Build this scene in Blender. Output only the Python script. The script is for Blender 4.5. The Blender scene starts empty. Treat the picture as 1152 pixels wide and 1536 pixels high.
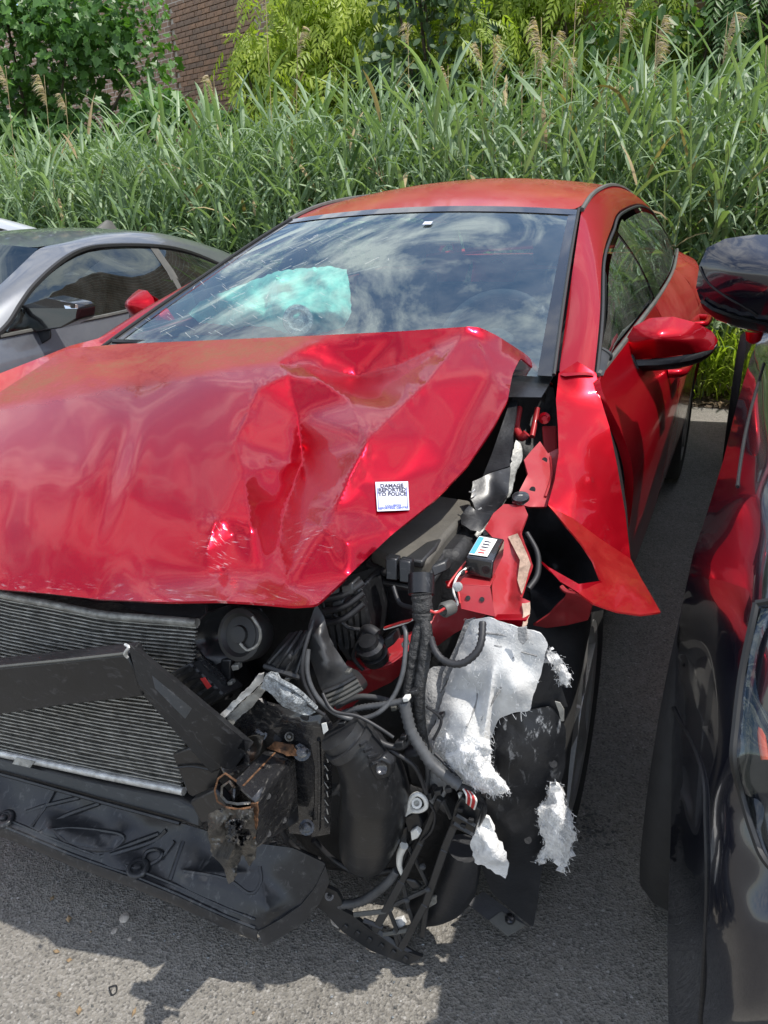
import bpy, bmesh, math, random
import numpy as np
from mathutils import Vector, Matrix, noise
from mathutils.geometry import delaunay_2d_cdt
random.seed(7); rng = np.random.default_rng(7)
S = bpy.context.scene
COL = S.collection
rad = math.radians

# ------------------------------------------------------------------ camera
FPX, CX, CY = 1154.0, 576.0, 768.0            # focal length in pixels of a 1152 x 1536 frame
PITCH, ROLL, CAMH = 0.384, 0.042, 1.40
CARX, CARY, CARW = -0.414, 1.709, 0.45        # the wrecked car's front axle and heading
cr, sr = math.cos(ROLL), math.sin(ROLL)
UP0 = Vector((0, math.sin(PITCH), math.cos(PITCH)))
DV = Vector((0, math.cos(PITCH), -math.sin(PITCH)))
RV = Vector((cr, 0, 0)) - sr * UP0
UV_ = Vector((sr, 0, 0)) + cr * UP0
CAMO = Vector((0, 0, CAMH))
cam = bpy.data.cameras.new('camera'); cam.sensor_fit = 'VERTICAL'; cam.sensor_height = 24
cam.lens = 24 * FPX / 1536; cam.clip_start = .05; cam.clip_end = 2000
camo = bpy.data.objects.new('camera', cam); COL.objects.link(camo)
camo.matrix_world = Matrix(((RV.x, UV_.x, -DV.x, 0), (RV.y, UV_.y, -DV.y, 0), (RV.z, UV_.z, -DV.z, CAMH), (0, 0, 0, 1)))
S.camera = camo

# ------------------------------------------------------------------ sky, sun, exposure
SUN = (Vector((math.cos(CARW), -math.sin(CARW), 0)) * .46 + Vector((math.sin(CARW), math.cos(CARW), 0)) * .06 + Vector((0, 0, 1))).normalized()
SUN_EL = math.asin(SUN.z); SUN_AZ = math.atan2(SUN.x, SUN.y)
W = bpy.data.worlds.new('World'); S.world = W; W.use_nodes = True
nt = W.node_tree; nt.nodes.clear()
def wn(t, **k):
    n = nt.nodes.new(t)
    for a, b in k.items(): setattr(n, a, b)
    return n
sky = wn('ShaderNodeTexSky', sky_type='NISHITA', sun_disc=False, sun_elevation=SUN_EL, sun_rotation=SUN_AZ,
         air_density=1.0, dust_density=.7, ozone_density=1.0)
tc = wn('ShaderNodeTexCoord'); sep = wn('ShaderNodeSeparateXYZ')
nt.links.new(tc.outputs['Generated'], sep.inputs[0])
# clouds on a flat layer: direction / height
mx = wn('ShaderNodeMath', operation='MAXIMUM'); mx.inputs[1].default_value = .06
nt.links.new(sep.outputs['Z'], mx.inputs[0])
dv = wn('ShaderNodeVectorMath', operation='DIVIDE'); cmb = wn('ShaderNodeCombineXYZ')
for i in range(3): nt.links.new(mx.outputs[0], cmb.inputs[i])
nt.links.new(tc.outputs['Generated'], dv.inputs[0]); nt.links.new(cmb.outputs[0], dv.inputs[1])
n1 = wn('ShaderNodeTexNoise'); n1.inputs['Scale'].default_value = 2.8; n1.inputs['Detail'].default_value = 9
n1.inputs['Roughness'].default_value = .66; n1.inputs['Distortion'].default_value = .8
nt.links.new(dv.outputs[0], n1.inputs['Vector'])
cr1 = wn('ShaderNodeValToRGB'); cr1.color_ramp.elements[0].position = .45; cr1.color_ramp.elements[1].position = .60
nt.links.new(n1.outputs['Fac'], cr1.inputs[0])
cmul = wn('ShaderNodeMix', data_type='RGBA'); cmul.inputs['B'].default_value = (7.0, 7.1, 7.3, 1)
nt.links.new(cr1.outputs[0], cmul.inputs['Factor']); nt.links.new(sky.outputs[0], cmul.inputs['A'])
bg = wn('ShaderNodeBackground'); bg.inputs[1].default_value = .15
out = wn('ShaderNodeOutputWorld')
nt.links.new(cmul.outputs['Result'], bg.inputs[0]); nt.links.new(bg.outputs[0], out.inputs[0])
sl = bpy.data.lights.new('sun', 'SUN'); sl.energy = 3.4; sl.angle = rad(.53); sl.color = (1, .955, .89)
so = bpy.data.objects.new('sun', sl); COL.objects.link(so)
so.rotation_euler = SUN.to_track_quat('Z', 'Y').to_euler()
S.view_settings.view_transform = 'Standard'; S.view_settings.look = 'None'
S.view_settings.exposure = .62; S.view_settings.gamma = 1
S.render.engine = 'CYCLES'
S.cycles.max_bounces = 8; S.cycles.transparent_max_bounces = 16

# ------------------------------------------------------------------ survey helpers: the car's own frame (side, back, up)
Ms = Vector((math.cos(CARW), -math.sin(CARW), 0)); Mb = Vector((math.sin(CARW), math.cos(CARW), 0))
ORI = Vector((CARX, CARY, 0))
def w2c(v):
    d = v - ORI; return Vector((d.dot(Ms), d.dot(Mb), d.z))
def c2w(v): return ORI + Ms * v[0] + Mb * v[1] + Vector((0, 0, v[2]))
CC = w2c(CAMO)
def ray(px, py):
    r = RV * ((px - CX) / FPX) - UV_ * ((py - CY) / FPX) + DV
    return Vector((r.dot(Ms), r.dot(Mb), r.z))
AX = {'y': 0, 'x': 1, 'z': 2}
def dep(px, py, *a):
    """sight-line distance of a point seen at px,py that lies at back-distance / side / height a"""
    ax, v = ('x', a[0]) if len(a) == 1 else a
    if ax == 't': return v
    i = AX[ax]; return (v - CC[i]) / ray(px, py)[i]
def p(px, py, *a): return CC + ray(px, py) * dep(px, py, *a)
def pt(px, py, t): return CC + ray(px, py) * t

# ------------------------------------------------------------------ object helpers
def tag(o, label=None, cat=None, group=None, kind=None):
    if label: o['label'] = label
    if cat: o['category'] = cat
    if group: o['group'] = group
    if kind: o['kind'] = kind
    return o
def empty(name, loc, rz=0, parent=None):
    o = bpy.data.objects.new(name, None); COL.objects.link(o); o.location = loc; o.rotation_euler = (0, 0, rz)
    o.empty_display_size = .2
    if parent: o.parent = parent
    return o
def link(name, me, mat=None, parent=None, smooth=True, label=None, kind=None):
    o = bpy.data.objects.new(name, me); COL.objects.link(o)
    if mat:
        for m in (mat if isinstance(mat, (list, tuple)) else [mat]): me.materials.append(m)
    if parent: o.parent = parent
    if smooth and len(me.polygons): me.polygons.foreach_set('use_smooth', [True] * len(me.polygons))
    if label: o['label'] = label
    if kind: o['kind'] = kind
    return o
def mesh(name, vs, fs, mat=None, parent=None, smooth=True, recalc=True, **k):
    me = bpy.data.meshes.new(name); me.from_pydata([tuple(v) for v in vs], [], fs)
    if recalc:
        b = bmesh.new(); b.from_mesh(me); bmesh.ops.recalc_face_normals(b, faces=b.faces); b.to_mesh(me); b.free()
    o = link(name, me, mat, parent, smooth, **k)
    if smooth and recalc: autosm(o, 52)
    return o
def bev(o, w=.003, seg=2, ang=35):
    m = o.modifiers.new('bevel', 'BEVEL'); m.width = w; m.segments = seg; m.limit_method = 'ANGLE'; m.angle_limit = rad(ang)
    return o
def sub(o, n=1):
    m = o.modifiers.new('sub', 'SUBSURF'); m.levels = n; m.render_levels = n; return o
def rim_sharp(o, ce=()):
    b = bmesh.new(); b.from_mesh(o.data)
    for e in b.edges:
        if len(e.link_faces) == 1: e.smooth = False
    if len(ce):
        b.verts.ensure_lookup_table(); L_ = b.edges.layers.float.get('crease_edge') or b.edges.layers.float.new('crease_edge')
        for i, j in ce:
            e = b.edges.get((b.verts[i], b.verts[j]))
            if e: e[L_] = .85
    b.to_mesh(o.data); b.free(); return o
def solid(o, t, off=0):
    rim_sharp(o)
    m = o.modifiers.new('solid', 'SOLIDIFY'); m.thickness = t; m.offset = off; return o
def autosm(o, ang=40):
    me = o.data
    b = bmesh.new(); b.from_mesh(me)
    for e in b.edges:
        if len(e.link_faces) == 2 and e.calc_face_angle(0) > rad(ang): e.smooth = False
    b.to_mesh(me); b.free(); return o
class MB:
    """collects pieces of one part"""
    def __init__(s): s.v = []; s.f = []
    def add(s, vs, fs):
        n = len(s.v); s.v += [tuple(v) for v in vs]; s.f += [tuple(i + n for i in f) for f in fs]; return s
    def hexa(s, q):      # 8 corners: 0-3 one face ring, 4-7 the opposite ring
        return s.add(q, [(0, 1, 2, 3), (7, 6, 5, 4), (0, 4, 5, 1), (1, 5, 6, 2), (2, 6, 7, 3), (3, 7, 4, 0)])
    def box(s, c, sx, sy, sz, M=None):
        q = []
        for z in (-1, 1):
            for x, y in ((-1, -1), (1, -1), (1, 1), (-1, 1)):
                v = Vector((x * sx / 2, y * sy / 2, z * sz / 2))
                q.append(Vector(c) + (M @ v if M else v))
        return s.hexa(q)
    def bar(s, a, b, w, h, up=None):
        a = Vector(a); b = Vector(b); d = (b - a).normalized(); up = up or (CC - a)
        x = d.cross(up).normalized(); y = x.cross(d).normalized()
        q = [e + x * (i * w / 2) + y * (j * h / 2) for e in (a, b) for i, j in ((-1, -1), (1, -1), (1, 1), (-1, 1))]
        return s.hexa(q)
    def prism(s, pts, off):
        n = len(pts); off = Vector(off)
        vs = [Vector(q) for q in pts] + [Vector(q) + off for q in pts]
        return s.add(vs, [tuple(range(n)), tuple(range(2 * n - 1, n - 1, -1))] + [(i, i + n, (i + 1) % n + n, (i + 1) % n) for i in range(n)])
    def tube(s, pts, r, n=8, cap=True, corr=0, smooth=True):
        P = spline(pts) if smooth else [Vector(q) for q in pts]
        if corr:             # corrugated: resample finely
            P = resample(P, corr)
        k = len(P); up = Vector((.3, .2, 1)); vs = []; R = r if callable(r) else (lambda u: r)
        lastx = None
        for i, q in enumerate(P):
            d = (P[min(i + 1, k - 1)] - P[max(i - 1, 0)]).normalized()
            x = (lastx - d * lastx.dot(d)) if lastx is not None else d.cross(up)
            if x.length < 1e-5: x = d.orthogonal()
            x.normalize(); lastx = x; y = d.cross(x)
            rr = R(i / max(1, k - 1)) * ((1.0 if i % 2 else .82) if corr else 1)
            vs += [q + x * (rr * math.cos(2 * math.pi * j / n)) + y * (rr * math.sin(2 * math.pi * j / n)) for j in range(n)]
        fs = [(i * n + j, i * n + (j + 1) % n, (i + 1) * n + (j + 1) % n, (i + 1) * n + j) for i in range(k - 1) for j in range(n)]
        if cap: fs += [tuple(range(n - 1, -1, -1)), tuple((k - 1) * n + j for j in range(n))]
        return s.add(vs, fs)
    def lathe(s, c, axis, prof, n=20):
        """prof: (along axis, radius)"""
        c = Vector(c); a = Vector(axis).normalized(); x = a.orthogonal().normalized(); y = a.cross(x); vs = []
        for h, r in prof: vs += [c + a * h + (x * math.cos(2 * math.pi * j / n) + y * math.sin(2 * math.pi * j / n)) * r for j in range(n)]
        k = len(prof)
        return s.add(vs, [(i * n + j, i * n + (j + 1) % n, (i + 1) * n + (j + 1) % n, (i + 1) * n + j) for i in range(k - 1) for j in range(n)]
                     + [tuple(range(n - 1, -1, -1)), tuple((k - 1) * n + j for j in range(n))])
    def grid(s, rows):
        m = len(rows[0]); n = len(rows)
        return s.add([q for r in rows for q in r], [(i * m + j, i * m + j + 1, (i + 1) * m + j + 1, (i + 1) * m + j) for i in range(n - 1) for j in range(m - 1)])
    def build(s, name, mat, parent=None, smooth=True, **k): return mesh(name, s.v, s.f, mat, parent, smooth, **k)
def spline(pts, k=6):
    P = [Vector(q) for q in pts]
    if len(P) < 3: return P
    out = []
    for i in range(len(P) - 1):
        a, b, c, d = P[max(i - 1, 0)], P[i], P[i + 1], P[min(i + 2, len(P) - 1)]
        for j in range(k):
            t = j / k
            out.append(.5 * ((2 * b) + (c - a) * t + (2 * a - 5 * b + 4 * c - d) * t * t + (3 * b - a - 3 * c + d) * t ** 3))
    return out + [P[-1]]
def resample(P, step):
    out = [P[0]]; acc = 0
    for a, b in zip(P, P[1:]):
        L = (b - a).length; s = step - acc
        while s <= L:
            out.append(a + (b - a) * (s / L)); s += step
        acc = (acc + L) % step if L else acc
    return out
def ngon(o, ang=30): return autosm(o, ang)

class Relief:
    """A bent sheet surveyed point by point: outline and inner points are (px, py, back) or (px, py, axis, value).
    Creases are lists of indices into outline + inner. Builds a fine triangulated sheet with real depth."""
    def __init__(s, outline, inner=(), creases=(), sp=10, sm=5, extra=None, rag=0, amp=0, freq=8, dents=(), seed=0):
        P = list(outline) + list(inner); no = len(outline)
        s.xy = np.array([(q[0], q[1]) for q in P], float)
        s.iz = np.array([1 / dep(q[0], q[1], *q[2:]) for q in P])
        E = [(i, (i + 1) % no) for i in range(no)] + [(c[i], c[i + 1]) for c in creases for i in range(len(c) - 1)]
        vc, ve, vf, ov, oe, of = delaunay_2d_cdt([Vector(q) for q in s.xy], E, [list(range(no))], 1, 1e-3)
        s.cv = np.array([tuple(v) for v in vc]); s.ct = np.array([f for f in vf if len(f) == 3])
        s.ciz = np.array([s.iz[o[0]] if o else np.nan for o in ov])
        for i in np.where(np.isnan(s.ciz))[0]:
            d = np.hypot(*(s.xy - s.cv[i]).T) + 1e-6; w = d ** -3; s.ciz[i] = (w * s.iz).sum() / w.sum()
        # fine points
        rn = random.Random(seed); pts = []; cre = []; segs = []
        def line(a, b, jag):
            n = max(1, int(np.hypot(*(b - a)) / sp)); o = []
            nn = np.array([-(b - a)[1], (b - a)[0]]); nn /= (np.hypot(*nn) + 1e-9)
            for i in range(n): o.append(a + (b - a) * i / n + (nn * rn.uniform(-1, 1) * jag if i else 0))
            return o
        bl = []
        for i in range(no): bl += line(s.xy[i], s.xy[(i + 1) % no], rag)
        pts += bl; nb = len(bl); segs += [(i, (i + 1) % nb) for i in range(nb)]; cre += [2] * nb
        for c in creases:
            L = []
            for i in range(len(c) - 1): L += line(s.xy[c[i]], s.xy[c[i + 1]], 0)
            L.append(s.xy[c[-1]]); k = len(pts); pts += L; cre += [1] * len(L)
            segs += [(k + i, k + i + 1) for i in range(len(L) - 1)]
        A = np.array(pts); lo = A.min(0); hi = A.max(0)
        gx, gy = np.meshgrid(np.arange(lo[0], hi[0], sp), np.arange(lo[1], hi[1], sp * .87)); gx = gx + (np.arange(gx.shape[0]) % 2)[:, None] * sp / 2
        G = np.c_[gx.ravel(), gy.ravel()]
        a = A[[q[0] for q in segs]]; b = A[[q[1] for q in segs]]
        inside = np.zeros(len(G), bool)
        for i in range(nb):
            x1, y1 = A[i]; x2, y2 = A[(i + 1) % nb]
            if y1 == y2: continue
            c_ = ((y1 > G[:, 1]) != (y2 > G[:, 1])) & (G[:, 0] < (x2 - x1) * (G[:, 1] - y1) / (y2 - y1) + x1); inside ^= c_
        G = G[inside]
        dmin = np.full(len(G), 1e9)
        for u, v in zip(a, b):
            w = v - u; t = np.clip(((G - u) @ w) / (w @ w + 1e-9), 0, 1); dmin = np.minimum(dmin, np.hypot(*(G - (u + t[:, None] * w)).T))
        G = G[dmin > sp * .45]
        allp = np.vstack([A, G]); cre = np.array(cre + [0] * len(G))
        vc, ve, vf, ov, oe, of = delaunay_2d_cdt([Vector(q) for q in allp], segs, [list(range(nb))], 1, 1e-3)
        s.V = np.array([tuple(v) for v in vc]); s.F = [tuple(f) for f in vf]
        bs = set((i, (i + 1) % nb) for i in range(nb))
        s.ce = [tuple(ve[i]) for i in range(len(ve)) if any(0 <= q < len(segs) and q >= nb for q in oe[i])]
        cr_ = np.array([max([cre[j] for j in o], default=0) if o else 1 for o in ov])
        z = s.coarse(s.V)
        # relax
        n = len(s.V); ed = set()
        for f in s.F:
            for i in range(len(f)): ed.add(tuple(sorted((f[i], f[(i + 1) % len(f)]))))
        ed = np.array(sorted(ed)); fixed = cr_ > 0
        bmask = fixed[ed[:, 0]] & fixed[ed[:, 1]]
        wgt = np.ones(len(ed))
        ex = np.array([extra(x, y) for x, y in s.V]) if extra else None
        for it in range(sm + (24 if extra else 0)):
            acc = np.zeros(n); cnt = np.zeros(n)
            for i, j in ((0, 1), (1, 0)):
                use = (~fixed[ed[:, i]]) | bmask
                np.add.at(acc, ed[use, i], z[ed[use, j]]); np.add.at(cnt, ed[use, i], 1)
            new = np.where(cnt > 0, acc / np.maximum(cnt, 1), z)
            z = z + (new - z) * np.where(fixed, .25, .8) * (ex if it >= sm else 1)
        s.t = 1 / z
        if amp:
            s.t = s.t + np.array([noise.fractal(Vector((x * freq / 1000, y * freq / 1000, seed * 3.7)), 1.0, 2.0, 4) * amp for x, y in s.V])
        for dx, dy, sx, sy, ro, de in dents:      # shallow dents: centre, half sizes, turn, depth
            c_, s_ = math.cos(ro), math.sin(ro); X = s.V[:, 0] - dx; Y = s.V[:, 1] - dy
            s.t = s.t + de * np.exp(-((X * c_ + Y * s_) / sx) ** 2 - ((Y * c_ - X * s_) / sy) ** 2)
    def coarse(s, Q):
        z = np.full(len(Q), np.nan); best = np.full(len(Q), -9.)
        for f in s.ct:
            a, b, c = s.cv[f]; d = (b[0] - a[0]) * (c[1] - a[1]) - (c[0] - a[0]) * (b[1] - a[1])
            if abs(d) < 1e-6: continue
            w1 = ((Q[:, 0] - a[0]) * (c[1] - a[1]) - (c[0] - a[0]) * (Q[:, 1] - a[1])) / d
            w2 = ((b[0] - a[0]) * (Q[:, 1] - a[1]) - (Q[:, 0] - a[0]) * (b[1] - a[1])) / d
            w0 = 1 - w1 - w2; m = np.minimum(np.minimum(w0, w1), w2)
            up = m > best
            w0, w1, w2 = (np.clip(q, -.5, 1.5) for q in (w0, w1, w2))
            z = np.where(up, w0 * s.ciz[f[0]] + w1 * s.ciz[f[1]] + w2 * s.ciz[f[2]], z); best = np.maximum(best, m)
        return z
    def at(s, px, py, lift=0):
        """point on the sheet, lifted towards the viewer side"""
        d = np.hypot(s.V[:, 0] - px, s.V[:, 1] - py); i = np.argsort(d)[:6]; w = 1 / (d[i] + .3) ** 2
        return pt(px, py, (w * s.t[i]).sum() / w.sum() - lift)
    def build(s, name, mat, parent, thick=.002, smooth=True, subd=0, attrs=None, off=-1, **k):
        vs = [pt(x, y, t) for (x, y), t in zip(s.V, s.t)]
        fs = []
        for f in s.F:                       # face the camera
            a, b, c = (vs[i] for i in f[:3]); fs.append(f if (b - a).cross(c - a).dot(CC - a) > 0 else tuple(reversed(f)))
        o = mesh(name, vs, fs, mat, parent, smooth, recalc=False, **k)
        if attrs:
            for an, fn in attrs.items():
                at = o.data.attributes.new(an, 'FLOAT', 'POINT'); at.data.foreach_set('value', [float(fn(x, y)) for x, y in s.V])
        rim_sharp(o, s.ce)
        if subd: sub(o, subd)
        if thick: solid(o, thick, off)
        return o

# ------------------------------------------------------------------ materials
def mat(name, col, rough=.5, metal=0, coat=0, spec=.5, var=.0, vscale=20, bump=0, bscale=60, dust=0, dustcol=(.30, .22, .15), dscale=6, trans=0, sheen=0, dustattr=None, scuff=None, coordobj=True, coatr=.03, bdet=4):
    m = bpy.data.materials.new(name); m.use_nodes = True; t = m.node_tree; N = t.nodes; L = t.links
    b = N['Principled BSDF']; b.inputs['Base Color'].default_value = (*col, 1); b.inputs['Roughness'].default_value = rough
    b.inputs['Metallic'].default_value = metal; b.inputs['Coat Weight'].default_value = coat; b.inputs['Coat Roughness'].default_value = coatr
    b.inputs['Specular IOR Level'].default_value = .12 if metal in (.25, .65, .80) else spec; b.inputs['Sheen Weight'].default_value = sheen
    if trans: b.inputs['Transmission Weight'].default_value = trans
    tcn = N.new('ShaderNodeTexCoord'); src = tcn.outputs['Object']
    colout = None
    def noi(sc, det=5, ro=.6):
        n = N.new('ShaderNodeTexNoise'); n.inputs['Scale'].default_value = sc; n.inputs['Detail'].default_value = det; n.inputs['Roughness'].default_value = ro
        L.new(src, n.inputs['Vector']); return n.outputs['Fac']
    def ramp(f, a, b_):
        r = N.new('ShaderNodeMapRange'); r.inputs[1].default_value = a; r.inputs[2].default_value = b_; r.clamp = True; L.new(f, r.inputs[0]); return r.outputs[0]
    def mixc(f, A, B):
        x = N.new('ShaderNodeMix'); x.data_type = 'RGBA'
        if isinstance(f, float): x.inputs['Factor'].default_value = f
        else: L.new(f, x.inputs['Factor'])
        for s_, v in (('A', A), ('B', B)):
            if isinstance(v, tuple): x.inputs[s_].default_value = (*v, 1)
            else: L.new(v, x.inputs[s_])
        return x.outputs['Result']
    def math_(op, a, b_):
        x = N.new('ShaderNodeMath'); x.operation = op
        for i, v in enumerate((a, b_)):
            if isinstance(v, (int, float)): x.inputs[i].default_value = v
            else: L.new(v, x.inputs[i])
        return x.outputs[0]
    if var:
        colout = mixc(ramp(noi(vscale), .3, .7), tuple(c * (1 - var) for c in col), tuple(min(1, c * (1 + var)) for c in col))
    if dust or dustattr:
        f = ramp(noi(dscale, 8, .68), .38, .72)
        f2 = ramp(noi(dscale * 14, 6, .7), .25, .75)
        fac = math_('MULTIPLY', math_('ADD', math_('MULTIPLY', f, .55), math_('MULTIPLY', f2, .5)), dust if dust else 1.0)
        if dustattr:
            a = N.new('ShaderNodeAttribute'); a.attribute_name = dustattr
            fac = math_('MULTIPLY', fac, a.outputs['Fac'])
        fac = math_('MINIMUM', fac, 1.0)
        colout = mixc(fac, colout or col, dustcol)
        L.new(math_('ADD', math_('MULTIPLY', fac, .45), rough), b.inputs['Roughness'])
        if metal: L.new(math_('MULTIPLY', math_('SUBTRACT', 1.0, fac), metal), b.inputs['Metallic'])
        if coat:
            L.new(math_('MULTIPLY', math_('SUBTRACT', 1.0, math_('MULTIPLY', fac, .8)), coat), b.inputs['Coat Weight'])
            L.new(math_('ADD', math_('MULTIPLY', fac, .3), coatr), b.inputs['Coat Roughness'])
    if scuff:      # (colour, amount, scale, stretch vector, attribute or None)
        sc_col, amt, ssc, st, sattr = scuff
        mp = N.new('ShaderNodeMapping'); mp.inputs['Scale'].default_value = st; L.new(src, mp.inputs['Vector'])
        n = N.new('ShaderNodeTexNoise'); n.inputs['Scale'].default_value = ssc; n.inputs['Detail'].default_value = 9; n.inputs['Roughness'].default_value = .7
        n.inputs['Distortion'].default_value = .6
        L.new(mp.outputs[0], n.inputs['Vector'])
        f = ramp(n.outputs['Fac'], .56, .66)
        f = math_('MULTIPLY', f, amt)
        if sattr:
            a = N.new('ShaderNodeAttribute'); a.attribute_name = sattr; f = math_('MULTIPLY', f, a.outputs['Fac'])
        colout = mixc(f, colout or col, sc_col)
    if colout: L.new(colout, b.inputs['Base Color'])
    if bump:
        bn = N.new('ShaderNodeBump'); bn.inputs['Strength'].default_value = bump; bn.inputs['Distance'].default_value = .01
        L.new(noi(bscale, bdet), bn.inputs['Height']); L.new(bn.outputs[0], b.inputs['Normal'])
    return m
RED = (.44, .002, .012); HRED = (.43, .0025, .019)
M = {}
M['red'] = mat('red_paint', RED, .30, .65, .40, dust=.06, dustcol=(.26, .08, .06), dscale=3)
M['hood'] = mat('red_hood_paint', HRED, .25, .80, .40, dustattr='dust', dustcol=(.20, .075, .042), dscale=5, scuff=((.70, .55, .55), .7, 26, (1, 6, 3), 'scuff'))
M['red_flap'] = mat('red_paint_flap', RED, .34, .65, .4, dust=.3, dustcol=(.30, .13, .075), dscale=7)
M['red_dusty'] = mat('red_paint_dusty', RED, .34, .25, 1, dust=.62, dustcol=(.28, .12, .085), dscale=4)
M['red_inner'] = mat('red_inner_paint', (.36, .008, .016), .40, .1, .3, dust=.3, dustcol=(.22, .10, .09), dscale=9)
M['blackp'] = mat('black_plastic', (.008, .0085, .010), .30, var=.4, vscale=9, bump=.03, bscale=140, dust=.2, dustcol=(.04, .04, .04), dscale=16, scuff=((.10, .10, .105), .35, 34, (1, 5, 2), None))
M['greyp'] = mat('dark_grey_plastic', (.017, .018, .020), .36, var=.3, vscale=12, bump=.05, bscale=160, dust=.25, dustcol=(.075, .07, .063), dscale=12)
M['tray'] = mat('undertray_plastic', (.013, .0145, .017), .28, var=.4, vscale=6, bump=.03, bscale=90, dust=.3, dustcol=(.07, .07, .075), dscale=9, scuff=((.15, .15, .15), .4, 26, (3, 1, 2), None))
M['blackm'] = mat('black_painted_steel', (.013, .013, .015), .24, .2, .7, var=.4, vscale=14, dust=.18, dustcol=(.09, .09, .09), dscale=16, scuff=((.24, .23, .21), .45, 44, (2, 1, 5), None))
M['dark'] = mat('dark_grime_and_shade', (.010, .010, .011), .6, var=.5, vscale=18, bump=.3, bscale=60)  # grime colour, also the painted shade of the hinge pocket
M['gunm'] = mat('torn_steel', (.13, .125, .115), .3, .8, var=.5, vscale=40, bump=.3, bscale=80, scuff=((.24, .09, .03), .4, 16, (1, 1, 1), None))
M['rust'] = mat('rusty_edge', (.13, .062, .028), .75, .2, var=.8, vscale=60, bump=.4, bscale=120)
M['alu'] = mat('bare_aluminium', (.55, .55, .53), .4, .45, var=.3, vscale=60, bump=.2, bscale=90)
M['alud'] = mat('dirty_aluminium', (.30, .295, .27), .5, .4, var=.5, vscale=50, bump=.25, bscale=120)
M['core'] = mat('condenser_core', (.11, .105, .09), .8, .1, var=.6, vscale=90, bump=.6, bscale=260)
M['felt'] = mat('white_felt', (.60, .60, .585), .95, var=.14, vscale=30, bump=.2, bscale=260, bdet=8, sheen=.3, dust=.3, dustcol=(.27, .26, .24), dscale=5)
M['feltg'] = mat('grey_felt', (.30, .30, .295), .95, var=.3, vscale=20, bump=.6, bscale=120, dust=.5, dustcol=(.16, .15, .14), dscale=6)
M['fluff'] = mat('torn_wadding', (.74, .74, .73), 1, var=.2, vscale=25, bump=1, bscale=40, sheen=.4)
M['rubber'] = mat('tyre_rubber', (.014, .014, .014), .75, var=.3, vscale=30, bump=.15, bscale=90, dust=.3, dustcol=(.05, .047, .044), dscale=8)
M['rim'] = mat('alloy_rim', (.42, .42, .41), .3, .8, .3, dust=.5, dustcol=(.14, .13, .11), dscale=10)
M['wire'] = mat('wire_sheath', (.02, .02, .022), .5, var=.3, vscale=40)
M['conduit'] = mat('grey_conduit', (.07, .072, .075), .45, var=.3, vscale=40)
M['tape'] = mat('loom_tape', (.03, .03, .03), .6, var=.6, vscale=50, bump=.9, bscale=90)
M['redw'] = mat('red_wire', (.45, .03, .03), .4)
M['primer'] = mat('scraped_primer', (.40, .28, .21), .7, var=.4, vscale=50, bump=.3, bscale=90)
M['white'] = mat('white_plastic', (.72, .71, .66), .5, var=.1, vscale=30)
M['clear'] = mat('cracked_lens_plastic', (.26, .28, .29), .22, .0, .6, var=.7, vscale=120, bump=.9, bscale=160)
M['airbag'] = mat('teal_airbag_cloth', (.19, .52, .43), .8, var=.35, vscale=12, bump=1, bscale=22, sheen=.2)
M['dash'] = mat('dashboard_vinyl', (.022, .023, .026), .6, var=.2, vscale=10, bump=.1, bscale=200)
M['seat'] = mat('seat_cloth', (.03, .03, .033), .85, var=.3, vscale=40)
M['seal'] = mat('rubber_seal', (.012, .012, .012), .5)
M['gtrim'] = mat('satin_grey_trim', (.05, .052, .05), .45, dust=.5, dustcol=(.2, .19, .16), dscale=12)
M['liner'] = mat('wheel_liner', (.010, .011, .014), .42, var=.3, vscale=7, bump=.15, bscale=60, dust=.2, dustcol=(.06, .06, .06), scuff=((.45, .46, .47), .7, 11, (5, 5, 1.6), 'scuff'))
M['grey_paint'] = mat('grey_car_paint', (.115, .125, .145), .3, .5, 1, dust=.3, dustcol=(.22, .22, .21), dscale=3)
M['silver_paint'] = mat('silver_car_paint', (.62, .63, .65), .3, .5, 1)
M['navy'] = mat('black_suv_paint', (.004, .005, .011), .20, .1, 1, dust=.02, dustcol=(.10, .10, .10), dscale=5)
M['gloss'] = mat('gloss_black_trim', (.008, .008, .009), .18, 0, .8)
M['sticker'] = mat('sticker_paper', (.56, .58, .68), .5)
M['ink'] = mat('dark_ink', (.02, .02, .05), .6)
M['inkb'] = mat('blue_ink', (.07, .10, .42), .6)
M['blue'] = mat('label_blue', (.08, .35, .55), .5)
M['orange'] = mat('amber_reflector', (.45, .06, .01), .15, 0, 1)
M['chrome'] = mat('chrome', (.75, .75, .76), .12, 1)
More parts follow.
